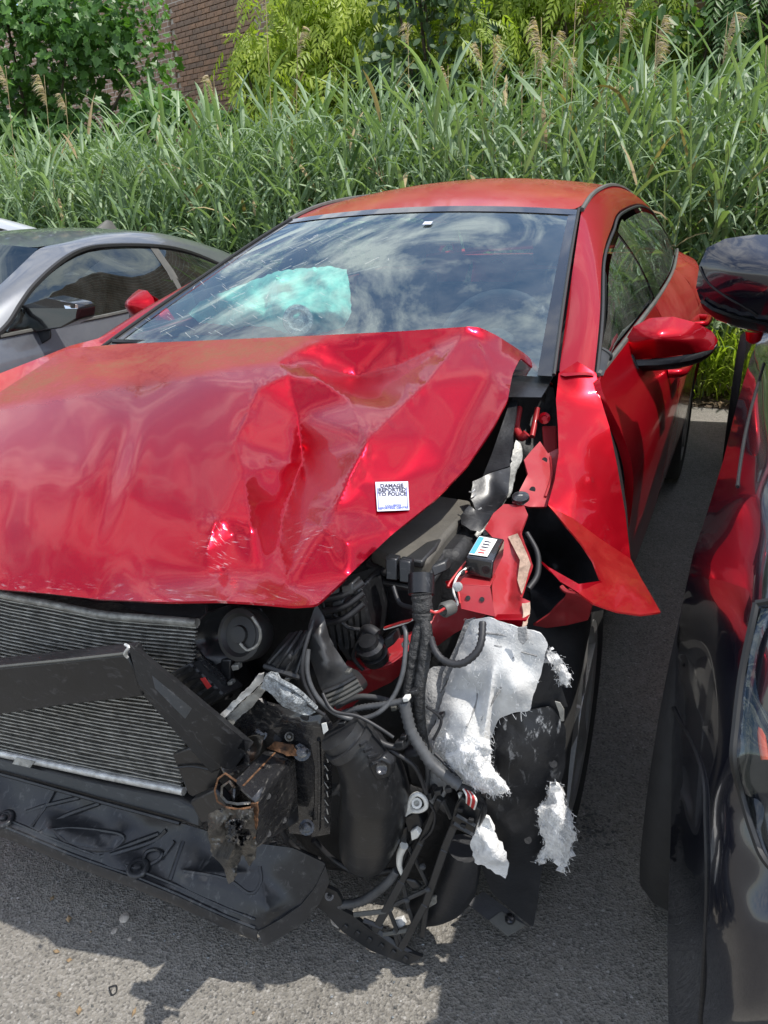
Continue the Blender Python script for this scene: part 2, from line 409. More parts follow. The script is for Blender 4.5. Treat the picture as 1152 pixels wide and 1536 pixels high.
def glass(name, tint, rough=.0, f0=.04, dust=0):
    m = bpy.data.materials.new(name); m.use_nodes = True; t = m.node_tree; N = t.nodes; L = t.links; N.clear()
    o = N.new('ShaderNodeOutputMaterial'); tr = N.new('ShaderNodeBsdfTransparent'); tr.inputs[0].default_value = (*tint, 1)
    gl = N.new('ShaderNodeBsdfGlossy'); gl.inputs[0].default_value = (.84, .98, .97, 1); gl.inputs['Roughness'].default_value = rough
    lw = N.new('ShaderNodeLayerWeight'); lw.inputs[0].default_value = .5
    pw = N.new('ShaderNodeMath'); pw.operation = 'POWER'; pw.inputs[1].default_value = 4.5; L.new(lw.outputs['Facing'], pw.inputs[0])
    fr = N.new('ShaderNodeMath'); fr.operation = 'MULTIPLY_ADD'; fr.inputs[1].default_value = 1 - f0; fr.inputs[2].default_value = f0; L.new(pw.outputs[0], fr.inputs[0])
    x = N.new('ShaderNodeMixShader'); L.new(fr.outputs[0], x.inputs[0]); L.new(tr.outputs[0], x.inputs[1]); L.new(gl.outputs[0], x.inputs[2])
    last = x.outputs[0]
    if dust:
        tcn = N.new('ShaderNodeTexCoord'); n = N.new('ShaderNodeTexNoise'); n.inputs['Scale'].default_value = 7; n.inputs['Detail'].default_value = 9; n.inputs['Roughness'].default_value = .7
        L.new(tcn.outputs['Object'], n.inputs['Vector'])
        r = N.new('ShaderNodeMapRange'); r.inputs[1].default_value = .35; r.inputs[2].default_value = .8; r.inputs[4].default_value = dust; L.new(n.outputs['Fac'], r.inputs[0])
        d = N.new('ShaderNodeBsdfDiffuse'); d.inputs[0].default_value = (.5, .5, .47, 1)
        x2 = N.new('ShaderNodeMixShader'); L.new(r.outputs[0], x2.inputs[0]); L.new(last, x2.inputs[1]); L.new(d.outputs[0], x2.inputs[2]); last = x2.outputs[0]
    L.new(last, o.inputs[0]); return m
M['glass'] = glass('windscreen_glass', (.82, .94, .91), 0, .22, .09)
M['sideglass'] = glass('side_window_glass', (.42, .48, .46), 0, .10, .10)
M['tint'] = glass('tinted_window_glass', (.06, .065, .07), 0, .10, .05)
M['lens'] = glass('headlight_glass', (.85, .87, .9), 0, .06)
# ================================================================== SETTING
def nodes_mat(name):
    m = bpy.data.materials.new(name); m.use_nodes = True; t = m.node_tree; return m, t.nodes, t.links, t.nodes['Principled BSDF']
# asphalt: binder with light stone chips, worn and patchy
am, N, L, b = nodes_mat('asphalt')
tcn = N.new('ShaderNodeTexCoord')
def nz(sc, det=4, ro=.6, typ='ShaderNodeTexNoise'):
    n = N.new(typ); n.inputs['Scale'].default_value = sc
    if typ == 'ShaderNodeTexNoise': n.inputs['Detail'].default_value = det; n.inputs['Roughness'].default_value = ro
    L.new(tcn.outputs['Object'], n.inputs['Vector']); return n
def rmp(o, a, c, lo=0, hi=1):
    r = N.new('ShaderNodeMapRange'); r.inputs[1].default_value = a; r.inputs[2].default_value = c; r.inputs[3].default_value = lo; r.inputs[4].default_value = hi; L.new(o, r.inputs[0]); return r.outputs[0]
def mxc(f, A, B):
    x = N.new('ShaderNodeMix'); x.data_type = 'RGBA'; L.new(f, x.inputs['Factor'])
    for k, v in (('A', A), ('B', B)):
        if isinstance(v, tuple): x.inputs[k].default_value = (*v, 1)
        else: L.new(v, x.inputs[k])
    return x.outputs['Result']
vor = nz(210, typ='ShaderNodeTexVoronoi'); vor2 = nz(95, typ='ShaderNodeTexVoronoi'); fine = nz(420, 3); patch = nz(2.2, 6, .65); mid = nz(28, 5)
base = mxc(rmp(patch.outputs['Fac'], .35, .68), (.215, .200, .174), (.30, .280, .245))
base = mxc(rmp(mid.outputs['Fac'], .35, .65, 0, .45), base, (.145, .135, .118))
sepc = N.new('ShaderNodeSeparateColor'); L.new(vor.outputs['Color'], sepc.inputs[0])
chip = rmp(sepc.outputs[0], .72, .80, 0, .6)
base = mxc(chip, base, (.34, .32, .29))
sep2 = N.new('ShaderNodeSeparateColor'); L.new(vor2.outputs['Color'], sep2.inputs[0])
near = rmp(vor2.outputs['Distance'], .35, .25)
mm = N.new('ShaderNodeMath'); mm.operation = 'MULTIPLY'; L.new(near, mm.inputs[0]); L.new(rmp(sep2.outputs[1], .93, .95, 0, .85), mm.inputs[1])
base = mxc(mm.outputs[0], base, (.45, .43, .40))
dk = rmp(sepc.outputs[1], .75, .85, 0, .55); base = mxc(dk, base, (.06, .058, .055))
L.new(base, b.inputs['Base Color']); b.inputs['Roughness'].default_value = .85
bn = N.new('ShaderNodeBump'); bn.inputs['Strength'].default_value = .9; bn.inputs['Distance'].default_value = .004
ad = N.new('ShaderNodeMath'); ad.operation = 'ADD'; L.new(vor.outputs['Distance'], ad.inputs[0]); L.new(fine.outputs['Fac'], ad.inputs[1])
L.new(ad.outputs[0], bn.inputs['Height']); L.new(bn.outputs[0], b.inputs['Normal'])
tag(mesh('ground', [(-400, -200, 0), (400, -200, 0), (400, 700, 0), (-400, 700, 0)], [(0, 1, 2, 3)], am, None, False), kind='structure')
def cw(side, back, up): return c2w((side, back, up))
# strip of soil and dead litter behind the parked cars
soilm = mat('soil', (.10, .075, .05), .95, var=.5, vscale=14, bump=1, bscale=40)
rows = []
for i in range(60):
    s_ = -30 + i; e = 4.25 + .10 * noise.noise(Vector((s_ * 1.7, 3, 0)))
    rows.append([cw(s_, e, .004), cw(s_, e + .12, .03), cw(s_, e + .6, .05), cw(s_, 40, .06)])
tag(MB().grid(rows).build('soil', soilm, None), kind='structure')
# litter along the edge
lm_ = mat('dead_leaf_litter', (.23, .16, .09), .9, var=.6, vscale=60)
m = MB()
for i in range(1500):
    s_ = rng.uniform(-5, 3); bk = 4.22 + abs(rng.normal(0, .16)); c = cw(s_, bk, .02 + .035 * rng.random() * min(1, (bk - 4.2) * 4)); a = rng.uniform(0, 6.28); l = rng.uniform(.02, .10); w_ = rng.uniform(.005, .02)
    d = Vector((math.cos(a), math.sin(a), rng.uniform(-.2, .3))); q = Vector((-d.y, d.x, rng.uniform(-.3, .3)))
    m.add([c - d * l, c + q * w_, c + d * l, c - q * w_], [(0, 1, 2, 3)])
tag(m.build('dead_leaves', lm_, None, False, recalc=False), kind='stuff')

# leaf materials
def leafmat(name, c1, c2, rough=.42, transl=.35, spec=.4, vein=None):
    m, N, L, b = nodes_mat(name)
    at = N.new('ShaderNodeAttribute'); at.attribute_name = 'tone'
    x = N.new('ShaderNodeMix'); x.data_type = 'RGBA'; x.inputs['A'].default_value = (*c1, 1); x.inputs['B'].default_value = (*c2, 1); L.new(at.outputs['Fac'], x.inputs['Factor'])
    L.new(x.outputs['Result'], b.inputs['Base Color']); b.inputs['Roughness'].default_value = rough; b.inputs['Specular IOR Level'].default_value = spec
    tr = N.new('ShaderNodeBsdfTranslucent'); br = N.new('ShaderNodeMix'); br.data_type = 'RGBA'; br.blend_type = 'MULTIPLY'; br.inputs['Factor'].default_value = 1
    L.new(x.outputs['Result'], br.inputs['A']); br.inputs['B'].default_value = (1.5, 1.7, .6, 1); L.new(br.outputs['Result'], tr.inputs[0])
    s_ = N.new('ShaderNodeMixShader'); s_.inputs[0].default_value = transl; L.new(b.outputs[0], s_.inputs[1]); L.new(tr.outputs[0], s_.inputs[2])
    L.new(s_.outputs[0], N['Material Output'].inputs[0]); return m
LM = dict(reed=leafmat('reed_leaf', (.095, .16, .076), (.285, .38, .215), .48, .28), maple=leafmat('maple_leaf', (.05, .125, .028), (.13, .26, .06), .4, .3),
          ash=leafmat('pinnate_leaf', (.21, .285, .03), (.40, .47, .07), .45, .4), glossy=leafmat('oval_leaf', (.035, .075, .03), (.12, .18, .09), .5, .2, .35),
          dark=leafmat('dark_leaf', (.045, .105, .027), (.11, .20, .05), .45, .3), yell=leafmat('yellow_green_leaf', (.19, .27, .035), (.37, .45, .075), .45, .4))
BARK = mat('bark', (.09, .07, .05), .9, var=.4, vscale=20, bump=.8, bscale=40)
class Leaves:
    def __init__(s): s.v = []; s.f = []; s.t = []
    def add(s, vs, fs, tone):
        n = len(s.v); s.v += vs; s.f += [tuple(i + n for i in f) for f in fs]; s.t += [tone] * len(vs)
    def build(s, name, m, parent=None, **k):
        o = mesh(name, s.v, s.f, m, parent, False, recalc=False, **k)
        a = o.data.attributes.new('tone', 'FLOAT', 'POINT'); a.data.foreach_set('value', s.t); return o
def frame(d, up):
    x = d.cross(up)
    if x.length < 1e-4: x = d.orthogonal()
    x.normalize(); return x, x.cross(d).normalized()
# ---- reeds: many stalks with long arching blades
def reed_mass():
    A = Leaves(); DD = Leaves()
    rows_ = [(4.42, .16, 230), (4.75, .2, 330), (5.15, .2, 350), (5.6, .2, 350), (6.1, .25, 330), (6.7, .3, 260)]
    for bk0, jit, n in rows_:
        lo, hi = -(2.0 + bk0 * .62) - 1.6, 1.2 + bk0 * .14 + .9
        for i in range(n):
            s_ = lo + (hi - lo) * (i + rng.random()) / n; bk = bk0 + rng.normal(0, jit)
            if .95 < s_ < 2.3 and bk < 5.0: continue
            H = rng.uniform(1.55, 2.25) * (1.0 if bk0 > 4.6 else .62 + .3 * rng.random())
            if s_ < -4.5: H *= .95
            lean = Vector((rng.normal(.05, .13), rng.normal(-.10, .12), 1)); base = Vector((s_, bk, 0))
            st = lambda u: base + Vector((lean.x * u * u, lean.y * u * u, u)) * H
            r = .005
            w = [c2w(st(k / 4)) for k in range(5)]
            for k in range(4):
                x = Ms * r; A.add([w[k] - x, w[k] + x, w[k + 1] + x * .8, w[k + 1] - x * .8], [(0, 1, 2, 3)], rng.uniform(.3, .7))
            nl = int(rng.integers(11, 16)); az = rng.uniform(0, 6.28)
            for k in range(nl):
                u = .12 + .88 * (k + .5) / nl; o = st(u); az += math.pi * .92 + rng.normal(0, .35)
                d = Vector((math.cos(az), math.sin(az), 0)); Ln = rng.uniform(.28, .52) * (1.05 - .35 * abs(u - .6)); wd = rng.uniform(.010, .020)
                el = rng.uniform(.75, 1.25); droop = rng.uniform(.6, 2.3) if u < .93 else rng.uniform(.2, .9); side = Vector((-d.y, d.x, 0)); tw = rng.normal(0, .5)
                pos = o; P_ = [pos]; dirs = []
                ns = 6
                for j in range(ns):
                    e = el - droop * (j / ns) ** 1.5
                    dd = d * math.cos(e) + Vector((0, 0, 1)) * math.sin(e); dirs.append(dd); pos = pos + dd * Ln / ns; P_.append(pos)
                vs = []; tone = np.clip(rng.normal(.45, .25), 0, 1)
                for j, q in enumerate(P_):
                    ww = wd * [.55, .95, 1, .95, .8, .5, .04][j]; dd = dirs[min(j, ns - 1)]; nrm = side.cross(dd); sd_ = side * math.cos(tw * j / ns) + nrm * math.sin(tw * j / ns)
                    fold = nrm * ww * .35
                    vs += [c2w(q - sd_ * ww + fold), c2w(q), c2w(q + sd_ * ww + fold)]
                (DD if rng.random() < (.16 if u < .35 else .035) else A).add(vs, [(3 * j + a, 3 * j + a + 1, 3 * j + a + 4, 3 * j + a + 3) for j in range(ns) for a in (0, 1)], float(tone))
    tag(DD.build('dead_reed_leaves', leafmat('dead_reed', (.22, .16, .08), (.45, .36, .20), .7, .2)), kind='stuff')
    return tag(A.build('reed_bed', LM['reed']), 'dense bed of green reeds with long arching blades behind the parked cars', 'reeds', kind='stuff')
reed_mass()
# low weeds at the foot of the reeds, seen between the cars
A = Leaves()
for i in range(2600):
    s_ = rng.uniform(-4.5, 2.2) if i % 2 else rng.uniform(.2, 2.0); bk = 4.33 + abs(rng.normal(0, .16)); az = rng.uniform(0, 6.28); d = Vector((math.cos(az), math.sin(az), 0)); Ln = rng.uniform(.10, .38); el = rng.uniform(.7, 1.45); dr = rng.uniform(.5, 2); wd = rng.uniform(.004, .011)
    pos = Vector((s_, bk, rng.uniform(0, .35))); side = Vector((-d.y, d.x, 0)); vs = []; ns = 4
    for j in range(ns + 1):
        ww = wd * [.7, 1, .9, .6, .05][j]; vs += [c2w(pos - side * ww), c2w(pos + side * ww)]
        e = el - dr * (j / ns) ** 1.4; pos = pos + (d * math.cos(e) + Vector((0, 0, math.sin(e)))) * Ln / ns
    A.add(vs, [(2 * j, 2 * j + 1, 2 * j + 3, 2 * j + 2) for j in range(ns)], float(rng.uniform(.3, 1)))
tag(A.build('weeds', LM['yell']), 'light green weeds along the edge of the asphalt', 'weeds', kind='stuff')
# ---- dry reed stalks with feathery plumes (px, py of the plume's tip, lean in px, back distance, size)
PLM = leafmat('plume', (.38, .29, .21), (.62, .51, .40), .8, .3, .2); STM = mat('dry_stalk', (.42, .33, .17), .7, var=.25, vscale=30)
plumes = [(8, 98, 26, 5.2, 1.1), (66, 112, 22, 5.1, 1.2), (98, 140, 20, 5.3, .9), (320, 112, 22, 5.4, 1.2), (447, 40, -22, 5.6, 1.1), (398, -8, 10, 5.4, .6), (612, 34, 2, 5.9, 1.0), (722, 62, 8, 5.3, .9), (741, 52, -4, 5.5, 1.1), (744, 84, -2, 5.6, .8),
          (812, 26, 8, 5.4, 1.3), (828, 46, -6, 5.5, 1.1), (803, 80, -6, 5.2, .9), (846, 86, -8, 5.3, 1.0), (912, 84, -6, 5.4, .7), (932, 14, -10, 5.6, 1.0), (864, -4, -14, 5.2, .6), (986, 24, -6, 5.5, 1.2), (984, 60, -8, 5.4, 1.0), (1092, 18, -30, 5.5, 1.4), (1150, 68, -8, 5.3, 1.0), (672, 98, 6, 5.5, .8), (783, 96, 2, 5.3, .7)]
where = ['at the far left edge of the reeds', 'second from the left, bent over above the grey coupe', 'low and ragged, above the grey coupe roof', 'drooping below the brick wall corner', 'leaning right in front of the yellow green shrub', 'tall and thin, reaching over the brick wall', 'upright and dark in front of the dark oval leaved bush', 'short, left of a tight group of three', 'tallest of a tight group of three above the roof', 'narrow one behind the tight group of three',
         'tallest plume right of the middle, curving over', 'full plume drooping right beside the tallest one', 'small one below the tallest plume', 'reddish one bending left over the roof edge', 'small pale one above the side windows', 'tall one leaning in front of the bright shrub', 'bare tall stem without much plume crossing the bright shrub', 'high arching plume right of the bright shrub', 'lower twin of the high arching plume', 'broad sweeping plume near the upper right corner', 'half cut off at the right edge of the picture', 'faint one left of the tight group of three', 'stubby one between two groups of plumes']
for i, (px, py, ln, bk, sz) in enumerate(plumes):
    bk -= .55; sz *= .85
    tip = p(px, py, bk); base = p(px + ln, py + 300, bk); base.z = .03; base.y = bk - .1
    w0 = c2w(base); root = tag(empty('dry_reed', w0), 'dry tan reed plume, ' + where[i], 'dry reed', 'dry reed plumes above the green reeds')
    pts = [Vector((0, 0, 0)), (c2w(base.lerp(tip, .55)) - w0) + Vector((.01, 0, .02)), c2w(tip) - w0]
    k = spline(pts, 8); k = [Vector(q) for q in k]
    MB().tube(k, lambda u: .0045 * (1 - .5 * u), 5, smooth=False).build('stalk', STM, root)
    A = Leaves(); hang = Vector((1 if ln < 0 else -1, 0, 0)) * (.9 if abs(ln) > 5 else .4); hang = Vector((hang.x, rng.uniform(-.3, .1), 0)); n = int(95 * sz) if sz > .6 else 22; Lp = .22 * sz; top = k[-1]; dk = (k[-1] - k[-3]).normalized()
    for j in range(n):
        u = rng.random(); o = top - dk * Lp * u * 1.1 + hang * .05 * (1 - u) ** 2; az = rng.uniform(0, 6.28); d = (Vector((math.cos(az), math.sin(az), 0)) * .45 + hang * .8 + Vector((0, 0, .9 - .6 * (1 - u)))).normalized(); l = rng.uniform(.04, .11) * sz * (.5 + .6 * math.sin(math.pi * min(1, u + .15)))
        pos = o; vs = []; x = Vector((rng.normal(), rng.normal(), rng.normal())).normalized() * .0045
        for q in range(4):
            vs += [pos - x * (1 - q * .28), pos + x * (1 - q * .28)]; d = (d - Vector((0, 0, .42))).normalized(); pos = pos + d * l / 3
        A.add(vs, [(0, 1, 3, 2), (2, 3, 5, 4), (4, 5, 7, 6)], float(rng.random()))
    A.build('plume', PLM, root)

# ---- shrubs and trees behind the reeds
def leaf_poly(kind, rn):
    """returns outline (u across, v along) of one leaf, size 1, and its faces as fan pieces"""
    if kind == 'maple': return [(0, 0), (.18, .12), (.46, .05), (.36, .30), (.58, .52), (.30, .55), (.22, .72), (0, 1.0), (-.22, .72), (-.30, .55), (-.58, .52), (-.36, .30), (-.46, .05), (-.18, .12)]
    if kind == 'oval': return [(0, 0), (.24, .22), (.32, .5), (.22, .8), (0, 1), (-.22, .8), (-.32, .5), (-.24, .22)]
    return [(0, 0), (.13, .25), (.14, .5), (0, 1), (-.14, .5), (-.13, .25)]
def shrub(name, label, cat, cx_, cy_, bk, rx, ry, rz, kind, size, n, matl, nb=26, group=None, seed=1, gap=.35, base_z=0.):
    """crown centre seen at cx_, cy_ at back distance bk; radii in metres"""
    rn = np.random.default_rng(seed); c = p(cx_, cy_, bk); w0 = c2w((c.x, c.y, 0))
    root = tag(empty(name, w0), label, cat, group); hc = c.z
    blobs = []
    for i in range(nb):
        d = rn.normal(size=3); d /= np.linalg.norm(d); r = rn.uniform(.35, .95) ** .6
        o = np.array([d[0] * rx, d[1] * ry, d[2] * rz]) * r; blobs.append((o + [0, 0, hc], rn.uniform(.24, .5) * min(rx, rz), rn.uniform(-.18, .18)))
    A = Leaves(); per = n // nb
    for o, r, tone0 in blobs:
        for j in range(per):
            d = rn.normal(size=3); d /= np.linalg.norm(d); d[2] = d[2] * .8 + .15; q = Vector(o + d * r * rn.uniform(.55, 1.12))
            if q.z < base_z: continue
            nrm = (Vector(d) * .6 + Vector((rn.normal(0, .5), rn.normal(0, .5) - .35, .75 + rn.normal(0, .3)))).normalized()
            az = rn.uniform(0, 6.28); t_ = nrm.orthogonal().normalized(); b_ = nrm.cross(t_); ax = t_ * math.cos(az) + b_ * math.sin(az); ax = (ax + Vector((0, 0, -.55))).normalized(); x = ax.cross(nrm).normalized(); nn = x.cross(ax)
            tone = float(np.clip(rn.normal(.45 + tone0, .25), 0, 1)); s_ = size * rn.uniform(.6, 1.25)
            if kind == 'pinnate':
                L_ = s_ * 2.6; k = 5; pos = q; dd = ax
                for m_ in range(k):
                    dd = (dd - Vector((0, 0, .10))).normalized(); pos = pos + dd * L_ / k
                    for sg in (-1, 1):
                        ld = (dd * .55 + x * sg * .75 - Vector((0, 0, .28))).normalized(); ls = s_ * (1.0 - .08 * m_); lx = ld.cross(nn).normalized() * ls * .15
                        A.add([pos, pos + ld * ls * .4 + lx, pos + ld * ls - Vector((0, 0, ls * .12)), pos + ld * ls * .4 - lx], [(0, 1, 2, 3)], tone)
                A.add([pos, pos + dd * s_ * .4 + x * s_ * .13, pos + dd * s_, pos + dd * s_ * .4 - x * s_ * .13], [(0, 1, 2, 3)], tone)
            else:
                pl = leaf_poly(kind, rn); mid_ = len(pl) // 2; fold = rn.uniform(.05, .3)
                vs = [q + x * (u * s_) + ax * (v * s_) + nn * (abs(u) * fold * s_ - v * v * .15 * s_) for u, v in pl]
                A.add(vs, [tuple(range(0, mid_ + 1)), tuple([0] + list(range(mid_, len(pl))))], tone)
    A.build('crown', matl, root)
    m = MB()
    for o, r, _ in blobs[:12]:
        e = Vector(o); m_ = Vector((e.x * .35, e.y * .35, e.z * .55)); m.tube([Vector((rn.normal(0, .06), rn.normal(0, .06), -.05)), m_, e], lambda u: .035 * (1 - .8 * u) + .004, 6)
    m.build('trunk', BARK, root)
    return root
shrub('maple_bush', 'dark green maple leaved bush at the upper left', 'bush', 30, 110, 7.4, 1.75, .9, 1.75, 'maple', .125, 8000, LM['maple'], 54, seed=3)
shrub('maple_sapling', 'low maple leaved growth below the brick wall', 'bush', 285, 200, 6.9, .95, .5, .5, 'maple', .12, 1100, LM['maple'], 16, seed=13)
shrub('pinnate_shrub', 'yellow green shrub with narrow leaflets beside the brick wall', 'shrub', 515, 110, 7.6, 1.15, .8, 1.35, 'pinnate', .115, 2600, LM['ash'], 44, seed=4)
shrub('oval_leaf_bush', 'dark bush with round glossy leaves behind the red roof', 'bush', 655, 120, 7.3, .95, .7, 1.15, 'oval', .115, 2600, LM['glossy'], 30, seed=5)
shrub('willow_shrub', 'bright yellow green narrow leaved tree right of the dark bush', 'tree', 905, 30, 8.0, 1.6, .8, 1.15, 'pinnate', .105, 3200, LM['yell'], 50, seed=6)
shrub('corner_tree', 'green leafy tree in the upper right corner', 'tree', 1100, 20, 8.2, 1.0, .8, 1.3, 'pinnate', .11, 1300, LM['dark'], 30, seed=7)
shrub('round_bush', 'dark green bush in the gap between the oval leaved bush and the bright tree', 'bush', 770, 30, 8.6, 1.1, .7, 1.5, 'oval', .12, 2200, LM['dark'], 30, seed=8)
shrub('back_tree', 'tall green tree above the yellow green shrub', 'tree', 600, -40, 9.2, 1.6, .8, 1.5, 'maple', .13, 2400, LM['dark'], 34, seed=9)
shrub('side_thicket', 'dark thicket behind the reeds at the right edge', 'bush', 1010, 170, 7.4, 1.6, .6, 1.0, 'oval', .10, 2200, LM['dark'], 30, seed=10)
shrub('middle_thicket', 'dark undergrowth behind the reeds between the shrubs', 'bush', 560, 260, 7.4, 1.9, .6, .8, 'oval', .10, 2200, LM['dark'], 30, seed=11)
shrub('left_thicket', 'dark undergrowth at the foot of the maple bush', 'bush', 60, 270, 7.0, 1.8, .6, .7, 'maple', .12, 1500, LM['dark'], 26, seed=12)
# ---- brick building behind the shrubs
WA = rad(17)                                  # the wall runs towards the car on the right
wd_ = Vector((math.cos(CARW + WA), -math.sin(CARW + WA), 0)); wn_ = Vector((-wd_.y, wd_.x, 0))
wc = c2w(p(310, 50, 10.3)); wc.z = 0
bld = tag(empty('brick_building', wc, math.atan2(wd_.y, wd_.x)), 'brown brick building wall showing between the bushes', 'building')
mort = mat('mortar', (.58, .52, .44), .95, var=.2, vscale=30, bump=.4, bscale=120)
brm = [mat('brown_brick', c, .9, var=.3, vscale=25, bump=.5, bscale=90) for c in ((.30, .19, .13), (.34, .21, .14), (.26, .175, .125), (.37, .22, .14))]
# far part of the wall: relief too distant to be picked apart
wm, N, L, b = nodes_mat('far_brickwork'); tcn = N.new('ShaderNodeTexCoord'); bt = N.new('ShaderNodeTexBrick'); mp = N.new('ShaderNodeMapping'); mp.inputs['Rotation'].default_value = (rad(90), 0, 0)
L.new(tcn.outputs['Object'], mp.inputs[0]); L.new(mp.outputs[0], bt.inputs[0]); bt.inputs['Scale'].default_value = 1; bt.inputs['Brick Width'].default_value = .20; bt.inputs['Row Height'].default_value = .075; bt.inputs['Mortar Size'].default_value = .006
bt.inputs['Color1'].default_value = (.34, .21, .14, 1); bt.inputs['Color2'].default_value = (.27, .18, .125, 1); bt.inputs['Mortar'].default_value = (.58, .52, .44, 1); L.new(bt.outputs[0], b.inputs['Base Color']); b.inputs['Roughness'].default_value = .9
BW, BH, MT = .200, .077, .011; u0, u1, z0, nr = -.95, 1.25, 2.45, 26
mw = MB(); mw.box(((u0 + u1) / 2, .10, z0 + nr * BH / 2), u1 - u0, .16, nr * BH); mw.build('wall', mort, bld, False)
fw = MB()
fw.box(((u0 - 9) / 2 - .002, .085, 2.6), 9 + u0, .2, 5.2); fw.box(((u1 + 12) / 2 + .002, .085, 2.6), 12 - u1, .2, 5.2); fw.box(((u0 + u1) / 2, .085, z0 / 2 - .002), u1 - u0, .2, z0); fw.box(((u0 + u1) / 2, .085, (z0 + nr * BH + 5.2) / 2 + .002), u1 - u0, .2, 5.2 - z0 - nr * BH)
fw.build('far_wall', wm, bld, False, kind='stuff')
bms = []
for k in range(4):
    q = MB().box((0, 0, 0), BW - MT, .05, BH - MT); me = bpy.data.meshes.new('brick'); me.from_pydata(q.v, [], q.f); me.materials.append(brm[k])
    bb = bmesh.new(); bb.from_mesh(me); bmesh.ops.bevel(bb, geom=bb.edges[:], offset=.003, segments=1, affect='EDGES'); bb.to_mesh(me); bb.free(); bms.append(me)
for r in range(nr):
    x = u0 + BW / 2 - (r % 2) * BW / 2 + (BW / 2 if r % 2 else 0) * 0
    while x < u1 - BW * .45:
        if x - BW / 2 >= u0 - .001:
            o = bpy.data.objects.new('brick', bms[int(rng.integers(0, 4))]); COL.objects.link(o); o.parent = bld
            o.location = (x, .015 + rng.uniform(-.003, .003), z0 + (r + .5) * BH); o.rotation_euler = (0, rng.normal(0, .004), rng.normal(0, .006))
        x += BW
shrub('pinnate_sapling', 'small yellow green sapling with narrow leaflets in front of the brick wall', 'shrub', 395, 130, 7.1, .35, .3, .75, 'pinnate', .10, 420, LM['ash'], 16, seed=24)
# ================================================================== THE WRECKED CAR
car = tag(empty('damaged_car', ORI, -CARW), 'red sedan with crushed front corner, crumpled bonnet and deployed teal airbag', 'car')
def Vx(x, y, z): return Vector((y, x, z))          # back, side, up -> local
def crv(pts):                                      # smooth curve through (back, side, up), parameter 0..1
    P = spline([Vx(*q) for q in pts], 10)
    L = [0]
    for a, b in zip(P, P[1:]): L.append(L[-1] + (b - a).length)
    def f(t):
        s = t * L[-1]
        for i in range(len(P) - 1):
            if L[i + 1] >= s or i == len(P) - 2: return P[i].lerp(P[i + 1], (s - L[i]) / (L[i + 1] - L[i] + 1e-9))
    return f
def mir(v): return Vector((-v[0], v[1], v[2]))
# ---- roof, pillars, glass
WS = [(.43, .72, 1.0), (.89, .64, 1.155), (1.38, .56, 1.345)]
RF = [(1.38, .56, 1.345), (1.65, .545, 1.395), (2.1, .53, 1.42), (2.6, .52, 1.395), (3.0, .53, 1.31), (3.3, .56, 1.2), (3.55, .62, 1.07)]
GA = [(.46, .80, 1.0), (.75, .755, 1.10), (1.16, .68, 1.215), (1.55, .64, 1.285)]
GR = [(1.55, .64, 1.285), (1.79, .62, 1.325), (2.44, .60, 1.34), (2.9, .60, 1.30), (3.2, .60, 1.23), (3.42, .64, 1.10)]
wsf, rff, gaf, grf = crv(WS), crv(RF), crv(GA), crv(GR)
rt_c = p(660, 309, 1.30)
def rail_rows(fa, fb, n, bulge, side):
    rows = []
    for i in range(n + 1):
        a, b = fa(i / n), fb(i / n); up = Vector((.8, -.15, .55)).normalized() * bulge
        r = [a, a.lerp(b, .25) + up * .75, a.lerp(b, .6) + up, b + up * .25, b - Vector((.012, 0, .006))]
        rows.append([mir(v) for v in r] if side < 0 else r)
    return rows
for sd in (1, -1):
    ra_ = rail_rows(wsf, gaf, 16, .014, sd); sub(MB().grid(ra_ + rail_rows(rff, grf, 18, .014, sd)[1:]).build('roof_rail', M['red'], car), 1)
    strip = [rff(i / 14 * .62) for i in range(15)]
    if sd < 0: strip = [mir(v) for v in strip]
    MB().tube([v + Vector((.002 * sd, 0, .003)) for v in strip], .008, 6).build('roof_strip', M['gtrim'], car)
rows = []
for i in range(15):
    u = i / 14; e = rff(u * .80); r = []
    for j in range(13):
        s = j / 12 * 2 - 1; k = 1 - s * s
        x = e.y + (-.05 * k if i == 0 else -.05 * k * max(0, 1 - u * 6)); z = e.z + k * (.030 + .022 * min(1, u * 5) if u < .5 else .052 * max(.4, 1.5 - u))
        r.append(Vector((e.x * s * .985, x, z)))
    rows.append(r)
roof = sub(MB().grid(rows).build('roof', M['red_dusty'], car), 1)
MB().grid([[v - Vector((0, 0, .035)) for v in r] for r in rows]).build('headliner', M['seat'], car)
rows = []
for i in range(11):
    u = i / 10; e = wsf(u); r = []
    for j in range(17):
        s = j / 16 * 2 - 1; k = 1 - s * s
        r.append(Vector((e.x * s * .985, e.y - (.02 + .03 * u) * k, e.z + (.022 * u + .006) * k + .085 * u * (1 - u))))
    rows.append(r)
wind = MB().grid(rows).build('windscreen', M['glass'], car)
